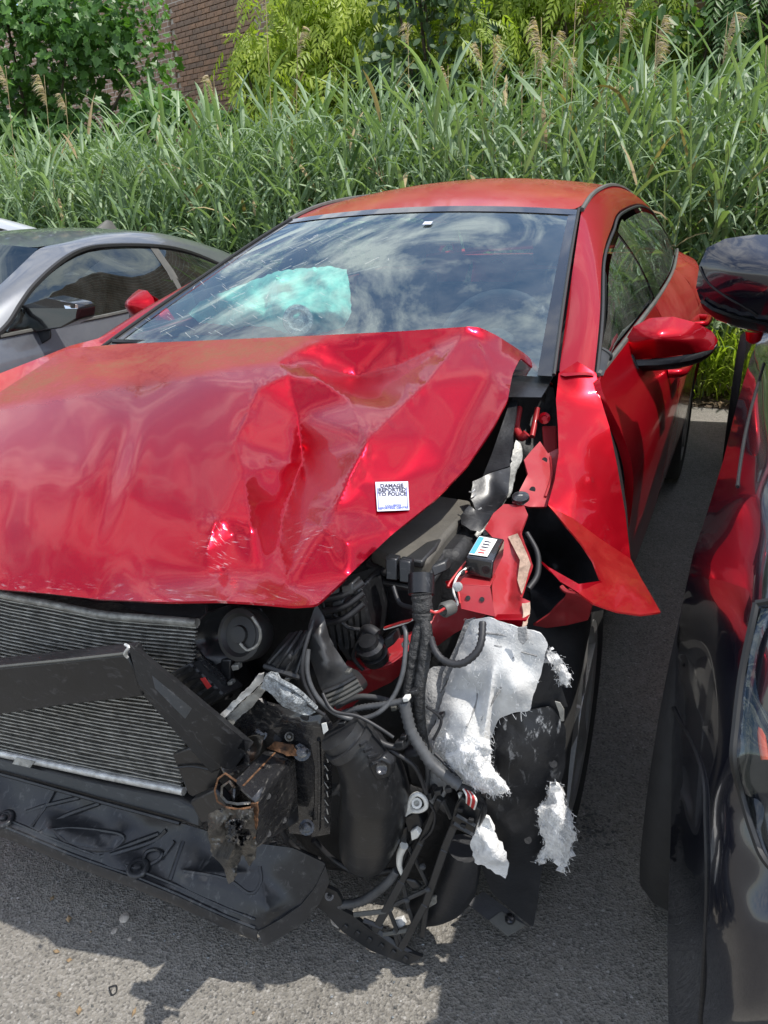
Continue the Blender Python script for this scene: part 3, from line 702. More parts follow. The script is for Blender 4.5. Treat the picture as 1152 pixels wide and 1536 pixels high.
# black frit border of the windscreen
fr_ = MB()
for sd in (0, -1):
    fr_.grid([[r[sd] + Vector((0, 0, .003)), r[sd].lerp(r[8], .055) + Vector((0, 0, .003))] for r in rows])
fr_.grid([[v + Vector((0, 0, .003)), v.lerp(w, .5) + Vector((0, 0, .003))] for v, w in zip(rows[10], rows[9])])
fr_.build('windscreen_border', M['gloss'], wind)
for sd in (0, -1):
    MB().tube([r[sd] + Vector((0, 0, .006)) for r in rows], .005, 6).build('windscreen_seal', M['seal'], wind)
ck = MB(); rc_ = random.Random(4)
def on_ws(i, j):
    i0, j0 = min(int(i), 9), min(int(j), 15); a = rows[i0][j0].lerp(rows[i0][j0 + 1], j - j0); b = rows[i0 + 1][j0].lerp(rows[i0 + 1][j0 + 1], j - j0); return a.lerp(b, i - i0) + Vector((0, -.003, .005))
for k in range(110):
    i, j = rc_.uniform(1, 8), min(14.5, max(.3, rc_.gauss(3.2, 2.2))); a_ = rc_.choice((-.5, -.4, -.6, 1.0, rc_.uniform(-1.5, 1.5))); l = rc_.uniform(.05, .7); di, dj = math.sin(a_) * l * .8, math.cos(a_) * l
    e = on_ws(min(9.9, max(.1, i + di)), min(15.8, max(.1, j + dj))); q = on_ws(i, j); ck.bar(q, e, .0004 + .0004 * rc_.random(), .0004)
ck.build('cracks', M['white'], wind, False, kind='stuff')
MB().hexa([on_ws(i, j) + Vector((0, d, 0)) for d in (0, .002) for i, j in ((8.3, 9.1), (8.3, 9.5), (8.55, 9.5), (8.55, 9.1))]).build('toll_tag', M['sticker'], wind, False)
# rear glass and boot
rows = []
for i in range(7):
    u = i / 6; e = rff(.80 + u * .2); rows.append([Vector((e.x * (j / 8 * 2 - 1) * .97, e.y + .05 * (1 - (j / 8 * 2 - 1) ** 2), e.z + .02 * (1 - (j / 8 * 2 - 1) ** 2))) for j in range(9)])
MB().grid(rows).build('rear_window', M['tint'], car)
deck = [[Vector((y * w, x, z)) for y in (-1, -.6, 0, .6, 1)] for x, w, z in ((3.5, .64, 1.06), (3.75, .68, 1.06), (3.95, .68, 1.02), (3.99, .70, .9), (3.97, .78, .6), (3.9, .8, .3))]
sub(MB().grid(deck).build('boot_lid', M['red_dusty'], car), 1)
# ---- flank: doors and quarter panel
belt = crv([(.44, .80, 1.0), (1.2, .80, 1.03), (1.8, .79, 1.045), (2.4, .765, 1.06), (3.0, .72, 1.085), (3.45, .68, 1.09)])
def belt_at(x):
    lo, hi = 0., 1.
    for _ in range(24):
        m = (lo + hi) / 2
        if belt(m).y < x: lo = m
        else: hi = m
    return belt(lo)
def flank(x, v):
    """v 0 at the sill .. 1 at the belt line"""
    b = belt_at(min(x, 3.44)); z = .20 + (b.z - .20) * v
    prof = [(.20, .83), (.28, .862), (.40, .875), (.55, .888), (.68, .90), (.78, .902), (.88, .875), (.96, .825), (1.02, b.x)]
    zz = .20 + (1.02 - .20) * v; y = b.x
    for (z0, y0), (z1, y1) in zip(prof, prof[1:]):
        if z0 <= zz <= z1 + 1e-6: y = y0 + (y1 - y0) * (zz - z0) / (z1 - z0)
    y -= max(0, x - 2.9) ** 2 * .16
    return Vector((y, x, z))
def panel(x0, x1, n, m=14, low=None):
    rows = []
    for i in range(n + 1):
        x = x0 + (x1 - x0) * i / n; r = []
        v0 = low(x) if low else 0
        for j in range(m + 1):
            v = v0 + (1 - v0) * j / m; r.append(flank(x + (max(0, .40 - v) * 1.1 * (1 - i / n) if x0 < 1 else 0), v))
        rows.append(r)
    return rows
def arch(cx, R):
    def f(x):
        d = R * R - (x - cx) ** 2
        return max(0, (.32 + math.sqrt(d) - .2) / .85) if d > 0 else .02
    return f
for sd in (1, -1):
    fl = (lambda rows: rows) if sd > 0 else (lambda rows: [[mir(v) for v in r] for r in rows])
    fd = sub(MB().grid(fl(panel(.43, 1.485, 10))).build('front_door', M['red'] if sd > 0 else M['red_dusty'], car), 1); solid(fd, .02)
    rd = sub(MB().grid(fl(panel(1.495, 2.50, 10))).build('rear_door', M['red_dusty'], car), 1); solid(rd, .02)
    solid(MB().grid(fl(panel(2.51, 3.9, 28, 14, arch(2.72, .36)))).build('quarter_panel', M['red_dusty'], car), .015)
    for d_, x0 in ((fd, 1.32), (rd, 2.34)):
        hm = MB().tube([Vector((sd * (.902 + o), x0 + q, .86 + .012 * q)) for q, o in ((-.11, -.01), (-.09, .03), (0, .04), (.08, .035), (.10, -.005))], .014, 8)
        hm.build('handle', M['red'], d_)
    MB().grid(fl([[Vector((.81, x, .14)), Vector((.84, x, .20)), Vector((.85, x, .24))] for x in (1.0, 1.5, 2.0, 2.4)])).build('sill', M['red_dusty'], car)
    # side windows
    def win(xa, xb, inset, n=12):
        rows = []
        for i in range(n + 1):
            x = xa + (xb - xa) * i / n
            b = belt_at(min(x, 3.44))
            top = None
            for f in (gaf, grf):
                if f(0).y <= x <= f(1).y:
                    lo, hi = 0., 1.
                    for _ in range(20):
                        m_ = (lo + hi) / 2
                        if f(m_).y < x: lo = m_
                        else: hi = m_
                    top = f(lo)
            if top is None: top = b + Vector((0, 0, .01))
            d = (top - b); L = d.length; ins = min(inset, L * .3)
            a_ = b + d * (ins * .35 / L); c_ = top - d * (ins / L)
            rows.append([a_.lerp(c_, k / 4) + Vector((.014 * math.sin(math.pi * k / 4), 0, 0)) for k in range(5)])
        return rows
    r1, r2 = win(.58, 1.60, .035), win(1.70, 2.9, .035)
    g1 = MB().grid(fl(r1)).build('side_window', M['sideglass'], car); g2 = MB().grid(fl(r2)).build('side_window', M['sideglass'], car)
    fb = MB()
    allr = win(.47, 3.36, .0, 40)
    fb.grid(fl([[r[0], r[0].lerp(r[4], .05)] for r in allr]))
    MB().tube([(v[0] if sd > 0 else mir(v[0])) + Vector((.004 * sd, 0, 0)) for v in allr], .008, 6).build('belt_trim', M['gtrim'], car)
    MB().tube([(v[4] if sd > 0 else mir(v[4])) + Vector((.002 * sd, 0, -.006)) for v in allr], .006, 6).build('window_seal', M['seal'], car)
    pil = win(1.555, 1.745, .02, 3)
    MB().grid(fl([[v + Vector((.004, 0, 0)) for v in r] for r in pil])).build('middle_pillar', M['gloss'], car)
    q = win(2.88, 3.35, .01, 8)
    MB().grid(fl([[v + Vector((.002, 0, 0)) for v in r] for r in q])).build('rear_pillar', M['gloss'], car)
    q = win(.47, .60, .01, 4)
    MB().grid(fl([[v + Vector((.003, 0, 0)) for v in r] for r in q])).build('mirror_triangle', M['greyp'], car)
    MB().tube([(v if sd > 0 else mir(v)) for v in win(.60, .605, .02, 1)[0]], .008, 6).build('window_divider', M['seal'], car)

def wheel(parent, c, R=.315, w=.20, steer=0, side=1, spokes=5, rimmat=None):
    c = Vector(c); ax = Vector((math.cos(steer) * side, math.sin(steer) * side, 0))
    hub = MB().lathe(c, ax, [(-.05, .03), (-.05, .08), (w / 2 - .03, .07), (w / 2 - .02, .03)]).build('wheel', M['dark'], parent)
    h = w / 2
    MB().lathe(c, ax, [(-h + .02, R * .68), (-h, R * .78), (-h + .005, R * .93), (-h + .03, R * .985), (-h * .45, R), (h * .45, R), (h - .03, R * .985), (h - .005, R * .93), (h, R * .80), (h - .01, R * .69), (h - .04, R * .66)], 40).build('tyre', M['rubber'], hub)
    m = MB()
    m.lathe(c, ax, [(h - .035, R * .60), (h - .012, R * .64), (h - .008, R * .685), (h - .02, R * .69), (h - .04, R * .66)], 40)
    x = Vector((-ax.y, ax.x, 0)); z = Vector((0, 0, 1))
    for i in range(spokes):
        a = 2 * math.pi * i / spokes + .3; d = x * math.cos(a) + z * math.sin(a); t_ = ax.cross(d)
        o = c + ax * (h - .03)
        q = [o + d * R * .10 + t_ * .03, o + d * R * .10 - t_ * .03, o + d * R * .64 - t_ * .022, o + d * R * .64 + t_ * .022]
        m.hexa([v - ax * .012 for v in q] + [v + ax * .02 for v in q])
    m.lathe(c + ax * (h - .03), ax, [(-.01, .06), (.022, .055), (.026, .02)], 16)
    autosm(m.build('rim', rimmat or M['rim'], hub), 35)
    MB().lathe(c, ax, [(-.02, .02), (-.02, .14), (-.005, .14), (-.005, .02)]).build('brake_disc', M['alud'], hub)
    return hub
wheel(car, (.79, .10, .315), steer=.05)
wheel(car, (-.78, 0, .315), side=-1)
wheel(car, (.78, 2.72, .315)); wheel(car, (-.78, 2.72, .315), side=-1)
# underbody, firewall, cabin
MB().box((0, 2.1, .24), 1.5, 3.4, .05).build('floor_pan', M['dark'], car)
MB().box((0, .50, .60), 1.36, .05, .72).build('firewall', M['dark'], car)
for sd in (-1, 1): MB().box((sd * .50, .32, .40), .10, .6, .3).build('wheel_housing', M['dark'], car)
rows = [[Vector((s * w, x - .10 * (1 - s * s), z + .015 * (1 - s * s))) for s in (-1, -.5, 0, .5, 1)] for x, w, z in ((.44, .70, .985), (.75, .72, .985), (.98, .74, .975), (1.03, .74, .93), (1.0, .74, .70), (.9, .74, .45))]
sub(MB().grid(rows).build('dashboard', M['dash'], car), 1)
m = MB()
cs = Vector((.37, 1.06, .945)); an = Vector((0, -.86, .5)).normalized()
ring = []
xx = Vector((1, 0, 0)); yy = an.cross(xx)
for i in range(33): ring.append(cs + xx * .185 * math.cos(i * math.pi / 16) + yy * .185 * math.sin(i * math.pi / 16))
m.tube(ring, .016, 8, cap=False, smooth=False)
m.bar(cs - xx * .17, cs + xx * .17, .03, .04, an); m.lathe(cs - an * .02, an, [(0, .07), (.03, .065), (.04, .03)], 14)
m.build('steering_wheel', M['dash'], car)
for sd in (-1, 1):
    sx = .37 * sd
    st = MB()
    st.hexa([Vector((sx + a, x, z)) for a, x, z in ((-.24, 1.75, .55), (.24, 1.75, .55), (.26, 1.62, .5), (-.26, 1.62, .5), (-.19, 2.02, 1.10), (.19, 2.02, 1.10), (.19, 1.93, 1.12), (-.19, 1.93, 1.12))])
    st.box((sx, 1.45, .46), .5, .55, .14)
    so_ = sub(bev(st.build('front_seat', M['seat'], car), .03), 1)
    hd = MB().box((sx, 1.99, 1.20), .25, .09, .16); sub(bev(hd.build('headrest', M['seat'], so_), .03), 1)
MB().box((0, 2.75, .72), 1.3, .15, .5).build('rear_seat', M['seat'], car)
MB().box((0, 1.42, 1.285), .22, .03, .065).build('inside_mirror', M['dash'], car)
# airbag hanging out of the dashboard on the passenger side
ab = Relief([(283, 470, 1.02), (300, 452, 1.0), (328, 440, .97), (372, 424, .95), (412, 408, .93), (455, 402, .92), (497, 399, .92), (520, 404, .93), (524, 430, .90), (527, 468, .88), (517, 490, .85), (480, 500, .80), (430, 500, .78), (400, 490, .82), (345, 488, .90), (300, 484, .98)],
    [(350, 455, .88), (405, 440, .84), (440, 475, .68), (470, 430, .83), (500, 440, .80), (450, 450, .74), (395, 470, .82), (320, 468, .93), (478, 470, .72), (505, 470, .78), (425, 425, .80), (490, 415, .86), (360, 470, .78), (380, 445, .80), (515, 450, .84), (455, 425, .90), (345, 470, .95), (415, 455, .76)], [(17, 19, 21), (20, 24), (22, 17)], sp=5, sm=2, rag=1.2, amp=.034, freq=34, seed=5)
ab.build('airbag', M['airbag'], car, .05)
m = MB(); c0 = ab.at(447, 480, .02); ad = (CC - c0).normalized()
m.lathe(c0 - ad * .03, ad, [(0, .048), (.02, .045), (.024, .032), (.014, .026), (.02, .01)], 18)
m.build('airbag_canister', M['clear'], car)

# ---- bonnet
HN = dict(ra=(100, 523, 'y', -.70), rb=(0, 588, 'y', -.70), rc=(-110, 665, 'y', -.68), rd=(-165, 800, -.42), fa=(-120, 868, -.56), f0=(0, 884, -.56), f1=(60, 889, -.56), f2=(150, 899, -.555), f3=(240, 903, -.55), f4=(330, 901, -.535), f5=(400, 905, -.505), f6=(440, 909, -.49), f7=(475, 907, -.465),
  e1=(520, 866, -.38), e2=(590, 800, -.25), e3=(650, 752, -.13), e4=(700, 700, -.02), e5=(740, 640, .10), e6=(762, 598, .2), e7=(769, 560, .34), e8=(781, 536, .43), e9=(832, 579, .50), e10=(790, 532, .50), e11=(745, 503, .51), e12=(720, 491, .47), pk=(700, 490, .46), h1=(600, 497, .42), h2=(480, 503, .38), h3=(300, 511, .40), h4=(180, 516, .46))
HI = dict(c0=(0, 612, -.02), c1=(150, 585, .05), c2=(300, 562, .13), c3=(416, 545, .21), c4=(440, 528, .29), c5=(490, 508, .355), D=(536, 565, .32), c6=(600, 547, .33), c7=(650, 522, .39),
  A=(432, 562, .13), rl=(388, 584, .075), sh=(354, 664, -.10), s2=(365, 709, -.16), s3=(376, 792, -.335), rr=(469, 563, .16), r2=(521, 600, .10), V=(552, 660, -.105),
  v1=(447, 625, .07), v2=(454, 688, -.035), v3=(424, 772, -.265), v4=(418, 818, -.35), v5=(432, 881, -.475), k1=(600, 612, .045), k2=(642, 572, .17), k3=(690, 510, .40), g1=(712, 505, .45), g2=(737, 560, .31),
  q1=(640, 655, .02), q2=(692, 640, .11), q3=(600, 720, -.11), q4=(665, 700, -.025), w1=(484, 792, -.315), w2=(520, 815, -.35), w3=(548, 722, -.17), w4=(556, 770, -.235), w5=(500, 765, -.265), sh2=(449, 693, -.05),
  z1=(323, 782, -.375), z2=(307, 834, -.47), z3=(350, 800, -.345), z4=(335, 862, -.505), z5=(390, 862, -.465), u1=(150, 720, -.215), u2=(250, 690, -.13), u3=(0, 720, -.24), u4=(60, 810, -.42), u5=(200, 822, -.425), u6=(285, 760, -.30), u7=(0, 655, -.09), u8=(200, 630, .0), u9=(300, 615, .07), ua=(120, 870, -.495), ub=(260, 876, -.505), uc=(215, 740, -.27), ud=(170, 670, -.085))
def on_front(px, py):
    'the undented left half of the panel: a gentle slope from the fold down to the rounded nose'
    r = ray(px, py); lo, hi = .4, 3.5
    for _ in range(40):
        t = (lo + hi) / 2; q = CC + r * t; xc = -.02 + (q.x + .684) * .30; zc = float(np.interp(q.x, [-.69, -.386, -.123, .063, .3], [.94, .99, 1.028, 1.05, 1.065]))
        if q.z > zc - .27 * (xc - q.y) - 1.0 * max(0, -.28 - q.y) ** 2: lo = t
        else: hi = t
    return (px, py, 't', t)
for k in 'u1 u2 u3 u4 u5 u6 u7 u8 u9 uc ud ua ub'.split(): HI[k] = on_front(*HI[k][:2])
for k in 'f0 f1 f2'.split(): HN[k] = on_front(*HN[k][:2])
for k, d in dict(rl=-.012, A=-.018, rr=-.012, sh=-.012, s2=-.004, s3=.004, v1=.085, v2=.15, v3=.105, v4=.07, v5=.016, sh2=.115, z1=-.012, z2=-.006, z3=.022, z4=0, z5=.012).items():
    q = on_front(*HI[k][:2]); HI[k] = q[:3] + (q[3] + d,)
HK = list(HN) + list(HI); ix = {k: i for i, k in enumerate(HK)}
cre = [[ix[k] for k in c.split()] for c in ('c3 c4 c5', 'c3 D c6 c7', 'rl A rr r2 V', 'rl sh', 'A v1 v2 v3 v4 v5', 'V k1 k2 k3 pk', 'pk g1 g2 e6', 'V w3 w4 e2', 'V w5 v3', 's2 sh2', 'z1 z2 z4', 'z3 s3 v4', 'w1 w2', 'sh s2 s3')]
hood = Relief([HN[k] for k in HN], [HI[k] for k in HI], cre, sp=8, sm=2, dents=((168, 715, 15, 75, .28, .010), (205, 690, 16, 60, .25, -.006), (120, 720, 22, 70, .3, -.005), (20, 730, 22, 60, .2, .006), (285, 700, 20, 60, -.1, .004)), extra=lambda x, y: .8 * min(1, max(0, (345 - x) / 60)), amp=.002, freq=7, seed=2)
def sst(a, b, x): t = min(1, max(0, (x - a) / (b - a))); return t * t * (3 - 2 * t)
def dustf(x, y):
    yl = np.interp(x, [-200, 0, 150, 300, 416, 440, 490, 700], [640, 612, 585, 562, 545, 528, 508, 480])
    return 1.35 * sst(5, -8, y - yl) + .06
def scuff(x, y):
    yl = np.interp(x, [-120, 0, 150, 330, 475], [868, 884, 899, 901, 907])
    a = sst(34, 4, yl - y) * .8
    d = math.hypot((x - 330) / 42, (y - 818) / 46); a = max(a, .8 * sst(1.3, .5, d))
    d = math.hypot((x - 468) / 45, (y - 812) / 34); return max(a, .7 * sst(1.2, .5, d))
hoodo = hood.build('bonnet', M['hood'], car, .004, subd=1, attrs={'dust': dustf, 'scuff': scuff}, label='crumpled red bonnet folded upward over the crushed corner')
# sticker on the bonnet
def on_hood(u, v):
    a, b, c, d = (563, 723), (612, 722), (614, 765), (566, 767)
    x = (a[0] * (1 - u) + b[0] * u) * (1 - v) + (d[0] * (1 - u) + c[0] * u) * v; y = (a[1] * (1 - u) + b[1] * u) * (1 - v) + (d[1] * (1 - u) + c[1] * u) * v
    return x, y
_sm = [hood.at(*on_hood(i / 8, j / 8)) for i in range(9) for j in range(9)]
_c = sum(_sm, Vector()) / 81; _A = np.array([tuple(v - _c) for v in _sm]); _n = Vector(np.linalg.svd(_A)[2][2]); _n = _n if _n.dot(CC - _c) > 0 else -_n
_up = max((v - _c).dot(_n) for v in _sm) + .0015
def stk_at(u, v, l=0):
    q = _c + _n * (_up + l); r = ray(*on_hood(u, v)); return CC + r * ((q - CC).dot(_n) / r.dot(_n))
stk = MB().grid([[stk_at(i / 4, j / 4) for i in range(5)] for j in range(5)]).build('police_sticker', M['sticker'], hoodo, False, label='white police report sticker with blue border')
def text_on(fn, txt, size, cx_, cy_, matl, parent, name='printed_text', lift=.0055, aspect=1.0):
    cu = bpy.data.curves.new('t', 'FONT'); cu.body = txt; cu.size = size; cu.align_x = 'CENTER'; cu.align_y = 'CENTER'
    cu.resolution_u = 2; cu.offset = size * .035
    o = bpy.data.objects.new('t', cu); COL.objects.link(o); dg = bpy.context.evaluated_depsgraph_get(); dg.update()
    me = bpy.data.meshes.new_from_object(o.evaluated_get(dg)); bpy.data.objects.remove(o)
    for v in me.vertices: v.co = fn(cx_ + v.co.x * aspect, cy_ - v.co.y, lift)
    return link(name, me, matl, parent, False)
hf = lambda u, v, l: stk_at(u, v, .0008)
for i, tx in enumerate(('DAMAGE', 'REPORTED', 'TO POLICE')): text_on(hf, tx, .175, .5, .14 + i * .145, M['ink'], stk)
for i, tx in enumerate(('COLLISION', 'REPORTING CENTRE')): text_on(hf, tx, .10, .5, .82 + i * .085, M['inkb'], stk)
for a, b in (((.05, .2), (.05, .9)), ((.95, .2), (.95, .9))):
    MB().grid([[hf(a[0] - .01, a[1] + (b[1] - a[1]) * i / 6, .0055), hf(a[0] + .01, a[1] + (b[1] - a[1]) * i / 6, .0055)] for i in range(7)]).build('printed_border', M['inkb'], stk)

# ---- right front fender (far side)
Relief([(-140, 720, -.15), (-110, 668, 'y', -.71), (0, 612, 'y', -.70), (83, 546, 'y', -.70), (108, 534, 'y', -.69), (180, 522, 'y', -.69), (172, 497, 'y', -.74), (146, 508, 'y', -.775), (104, 519, 'y', -.80), (62, 536, 'y', -.82), (0, 560, 'y', -.83), (-90, 610, 'y', -.84)],
       [(40, 560, 'y', -.775)], sp=8, sm=3).build('far_fender', M['red_dusty'], car, .004)
def side_low(x):
    d = .37 ** 2 - x * x; return .31 + math.sqrt(d) if d > 0 else .26
solid(MB().grid([[Vector((-.86 + .02 * max(0, -x) , x, side_low(x) + (np.interp(x, [-.5, 0, .4], [.80, .90, .97]) - side_low(x)) * j / 6)) for j in range(7)] for x in np.linspace(-.50, .42, 28)]).build('far_fender_side', M['red'], car), .008)
# cowl and wiper
MB().grid([[Vector((y, .43 + .01 - .10 * (1 - (y / .72) ** 2) + dx, z)) for dx, z in ((.06, 1.005), (0, .985), (-.08, .97))] for y in np.linspace(-.70, .70, 13)]).build('cowl_panel', M['blackp'], car)
MB().tube([p(168, 512, 'y', -.66), p(205, 513, 'y', -.60), p(260, 512, 'y', -.48)], .008, 6).build('wiper', M['blackp'], car)

# ---- left front fender, torn outwards
fn = Relief([(838, 560, .45), (866, 542, .47), (894, 560, .47), (901, 598, .43), (914, 640, .36), (926, 700, .28), (938, 770, .2), (946, 838, .10), (900, 808, .06), (860, 778, .04), (822, 757, .04), (832, 720, .12), (838, 680, .20), (837, 640, .29), (834, 600, .38)],
   [(865, 600, .40), (872, 660, .27), (885, 720, .17), (905, 770, .12), (866, 730, .12), (880, 640, .325)], [(17, 18, 7)], sp=6, sm=6, amp=.002, freq=12, seed=8)
fno = fn.build('left_fender', M['red'], car, .003, label='bent red left fender torn away from the bumper')
fl_ = Relief([(822, 757, .04), (860, 778, .04), (900, 808, .06), (946, 838, .10), (962, 868, .0), (978, 895, -.12), (991, 918, -.24), (960, 922, -.24), (925, 917, -.235), (890, 905, -.23), (866, 888, -.22), (902, 873, -.14), (890, 842, -.09), (872, 815, -.05), (850, 790, -.01)],
   [(900, 830, .0), (930, 870, -.08), (910, 895, -.16)], [(15, 16, 6)], sp=7, sm=3, amp=.003, freq=14, seed=9)
fl_.build('fender_flap', M['red_flap'], car, .003, label='torn lower flap of the red fender sticking out')
Relief([(813, 842, -.15), (822, 850, -.155), (868, 876, -.20), (902, 871, -.14), (904, 876, -.14), (868, 889, -.22), (840, 872, -.19)], [], sp=5, sm=1).build('fender_lip', M['red'], car, .003)
for a, b in (((822, 757, .04), (946, 838, .10)), ):
    pass
# dark wheel arch inside the flap
Relief([(780, 760, .12), (822, 757, .08), (850, 790, .05), (872, 815, .02), (890, 842, -.02), (902, 873, -.08), (905, 915, -.06), (850, 925, -.05), (800, 940, -.02), (795, 880, .05), (785, 810, .10)], [(840, 850, .22)], sp=9, sm=3).build('arch_liner', M['liner'], car, .004)
# gap between fender and door, with the door's bent front edge
Relief([(900, 585, .52), (914, 620, .50), (928, 680, .46), (940, 760, .40), (946, 832, .34), (938, 770, .27), (926, 700, .34), (914, 640, .42), (898, 600, .48)], [], sp=8, sm=2).build('door_gap', M['dark'], car, .02)
# ---- mirrors
def mirror(side):
    def pm(px, py, *a):
        v = p(px, py, *a); return v if side > 0 else mir(v)
    cap = Relief([(936, 540, .86), (938, 510, .87), (950, 490, .88), (975, 477, .90), (1010, 475, .92), (1045, 484, .95), (1068, 497, .98), (1077, 510, 1.0), (1070, 524, .97), (1040, 530, .92), (990, 537, .87)],
                 [(985, 505, .80), (1030, 508, .86), (955, 515, .83)], [], sp=4, sm=14)
    vs_fix = mir if side < 0 else None
    hs = MB()
    # arm
    hs.hexa([pm(898, 545, .80), pm(900, 562, .80), pm(900, 562, .95), pm(898, 545, .95), pm(950, 530, .84), pm(960, 557, .84), pm(960, 557, .93), pm(950, 530, .93)])
    arm = bev(hs.build('mirror', M['greyp'], car), .008)
    lo = MB()
    top = [(936, 540, .86), (990, 538, .87), (1040, 531, .92), (1070, 524, .97), (1076, 514, 1.0)]
    botm = [(925, 556, .86), (985, 560, .88), (1040, 551, .93), (1064, 538, .97), (1075, 522, 1.0)]
    lo.grid([[pm(*a), pm((a[0] + b[0]) / 2, (a[1] + b[1]) / 2, a[2] - .015), pm(*b), pm(b[0], b[1] - 2, b[2] + .12), pm(a[0], a[1], a[2] + .13)] for a, b in zip(top, botm)])
    sub(lo.build('mirror_base', M['blackp'], arm), 1)
    o = cap.build('mirror_cap', M['red'], arm, .10)
    if side < 0:
        for v in o.data.vertices: v.co.x *= -1
        o.data.flip_normals(); arm.location = (-.05, .02, .055)
    MB().hexa([pm(1064, 506, .985), pm(1077, 511, 1.0), pm(1070, 524, .975), pm(1058, 526, .95), pm(1064, 506, 1.0), pm(1077, 511, 1.015), pm(1070, 524, .99), pm(1058, 526, .97)]).build('turn_lamp', M['red'], arm)
mirror(1); mirror(-1)
# ================================================================== WRECKED FRONT END (parts of the red car)
def bolt(parent, px, py, x, r=.009, ax=None, m='alud'):
    c = p(px, py, x); a = ax or (CC - c).normalized()
    return MB().lathe(c - a * .004, a, [(0, r * 1.25), (.003, r * 1.25), (.004, r * .85), (.012, r * .8), (.014, r * .4)], 12).build('bolt', M[m], parent)
def wire(pts, r, m='wire', name='wire', parent=None, corr=0, n=7):
    P_ = [p(*a) if not isinstance(a, Vector) else a for a in pts]
    if corr: P_ = spline(P_, 8)
    return MB().tube(P_, r, n, corr=corr, smooth=not corr).build(name, M[m], parent or car)
def q8(a, off, m=None):
    """8 corners from 4 surveyed corners and an offset"""
    A = [p(*v) for v in a]; return A + [v + Vector(off) for v in A]
def slab(name, a, off, m, parent=None, b=.003, **k):
    A = [p(*v) for v in a]
    o = MB().prism(A, off).build(name, M[m], parent or car, **k); autosm(o, 30); bev(o, b, 2); return o
BK = Vector((0, 1, 0)); DN = Vector((0, 0, -1))
# radiator and condenser
core = Relief([(-90, 868, -.45), (0, 893, -.47), (156, 922, -.47), (296, 934, -.46), (285, 1000, -.48), (272, 1183, -.48), (130, 1155, -.49), (0, 1127, -.48), (-90, 1108, -.47)], [(120, 1020, -.475), (60, 960, -.472)], sp=14, sm=2).build('radiator', M['core'], car, .04)
def rowpt(u, x):
    top = np.interp(x, [-90, 0, 156, 296], [866, 893, 924, 936]); bo = np.interp(x, [-90, 0, 130, 296], [1108, 1127, 1155, 1188])
    return top + (bo - top) * u
tb = MB(); NT = 44
for i in range(NT + 1):
    u = i / NT; xr = 296 - 24 * u; rows = []
    xs = np.linspace(-85, xr, 16)
    for x in xs:
        y = rowpt(u, x) + 1.6 * noise.noise(Vector((x * .02, i * 1.7, 0))); rows.append(p(x, y, -.484 - .010 * u + .003 * noise.noise(Vector((x * .03, i * .4, 5)))))
    for a, b in zip(rows, rows[1:]): tb.bar(a, b, .0022, .006, Vector((0, -1, .3)))
tb.build('condenser_tubes', M['alud'], core, False, kind='stuff')
fb = MB()                                                                # crimped fins between the tubes, many knocked flat
for i in range(NT):
    for x in np.arange(-80, 290, 3.4):
        if x > 296 - 24 * i / NT: continue
        k = rng.random()
        if k < .30: continue
        a = p(x, rowpt(i / NT, x), -.481 - .01 * i / NT); b = p(x + rng.normal(1.2, 1.2), rowpt((i + 1) / NT, x), -.481 - .01 * i / NT)
        fb.add([a, a + Ms_ * .0012, b + Ms_ * .0012, b] if False else [a, a + Vector((.0011, -.001 * k, 0)), b + Vector((.0011, -.001 * k, 0)), b], [(0, 1, 2, 3)])
fb.build('fins', M['alud'], core, False, recalc=False, kind='stuff')
MB().tube([p(x, rowpt(0, x) - 2, -.492) for x in (-90, 0, 80, 156, 230, 296)], .0075, 8).build('condenser_header', M['alud'], core)
MB().tube([p(x, rowpt(1, x) + 3, -.50) for x in (-90, 0, 80, 156, 230, 276)], .008, 8).build('condenser_footer', M['alu'], core)
slab('upper_crossmember', [(-100, 850, -.42), (0, 870, -.42), (160, 895, -.42), (310, 900, -.42), (310, 934, -.44), (156, 920, -.44), (0, 890, -.44), (-100, 862, -.43)], BK * .06, 'blackp')
# active grille flap: bent black beam and its arm
bo = slab('grille_beam', [(-120, 1016, -.63), (0, 1002, -.60), (100, 992, -.59), (190, 982, -.585), (203, 1010, -.585), (214, 1045, -.585), (100, 1058, -.59), (0, 1072, -.60), (-120, 1092, -.63)], Vector((0, .035, .006)), 'blackp', b=.003, label='black plastic crossbar snapped in front of the radiator')
MB().tube([p(-120, 1014, -.634), p(0, 1000, -.604), p(100, 990, -.594), p(190, 980, -.589)], .0025, 6).build('beam_edge', M['gtrim'], bo)
ar = MB()
A_ = [(192, 966, -.58), (364, 1108, -.545), (333, 1151, -.56), (206, 1022, -.595)]
ar.prism([p(*a) for a in A_], Vector((.012, .012, -.012)))
ar.build('beam_arm', M['blackp'], car)
slab('arm_web', [(206, 1023, -.592), (333, 1151, -.557), (316, 1160, -.545), (286, 1118, -.55), (208, 1036, -.58)], Vector((.006, .03, -.01)), 'blackp', b=.002)
w = MB(); c0 = p(190, 974, -.60)
w.tube([p(188, 967, -.60), p(193, 971, -.605), p(187, 980, -.605), p(191, 986, -.60)], .0025, 6); w.build('broken_clip', M['alu'], car)
slab('side_baffle', [(258, 1132, -.515), (284, 1122, -.515), (300, 1130, -.515), (333, 1152, -.52), (322, 1182, -.52), (290, 1196, -.515), (282, 1192, -.515)], BK * .012, 'blackp', b=.003)
MB().tube([p(262, 1152, -.519), p(290, 1150, -.519), p(320, 1156, -.523)], .002, 5).build('baffle_rib', M['blackp'], car)
slab('lower_baffle', [(284, 1203, -.55), (322, 1184, -.555), (342, 1208, -.56), (330, 1232, -.555), (302, 1236, -.55)], BK * .02, 'blackp', b=.004)
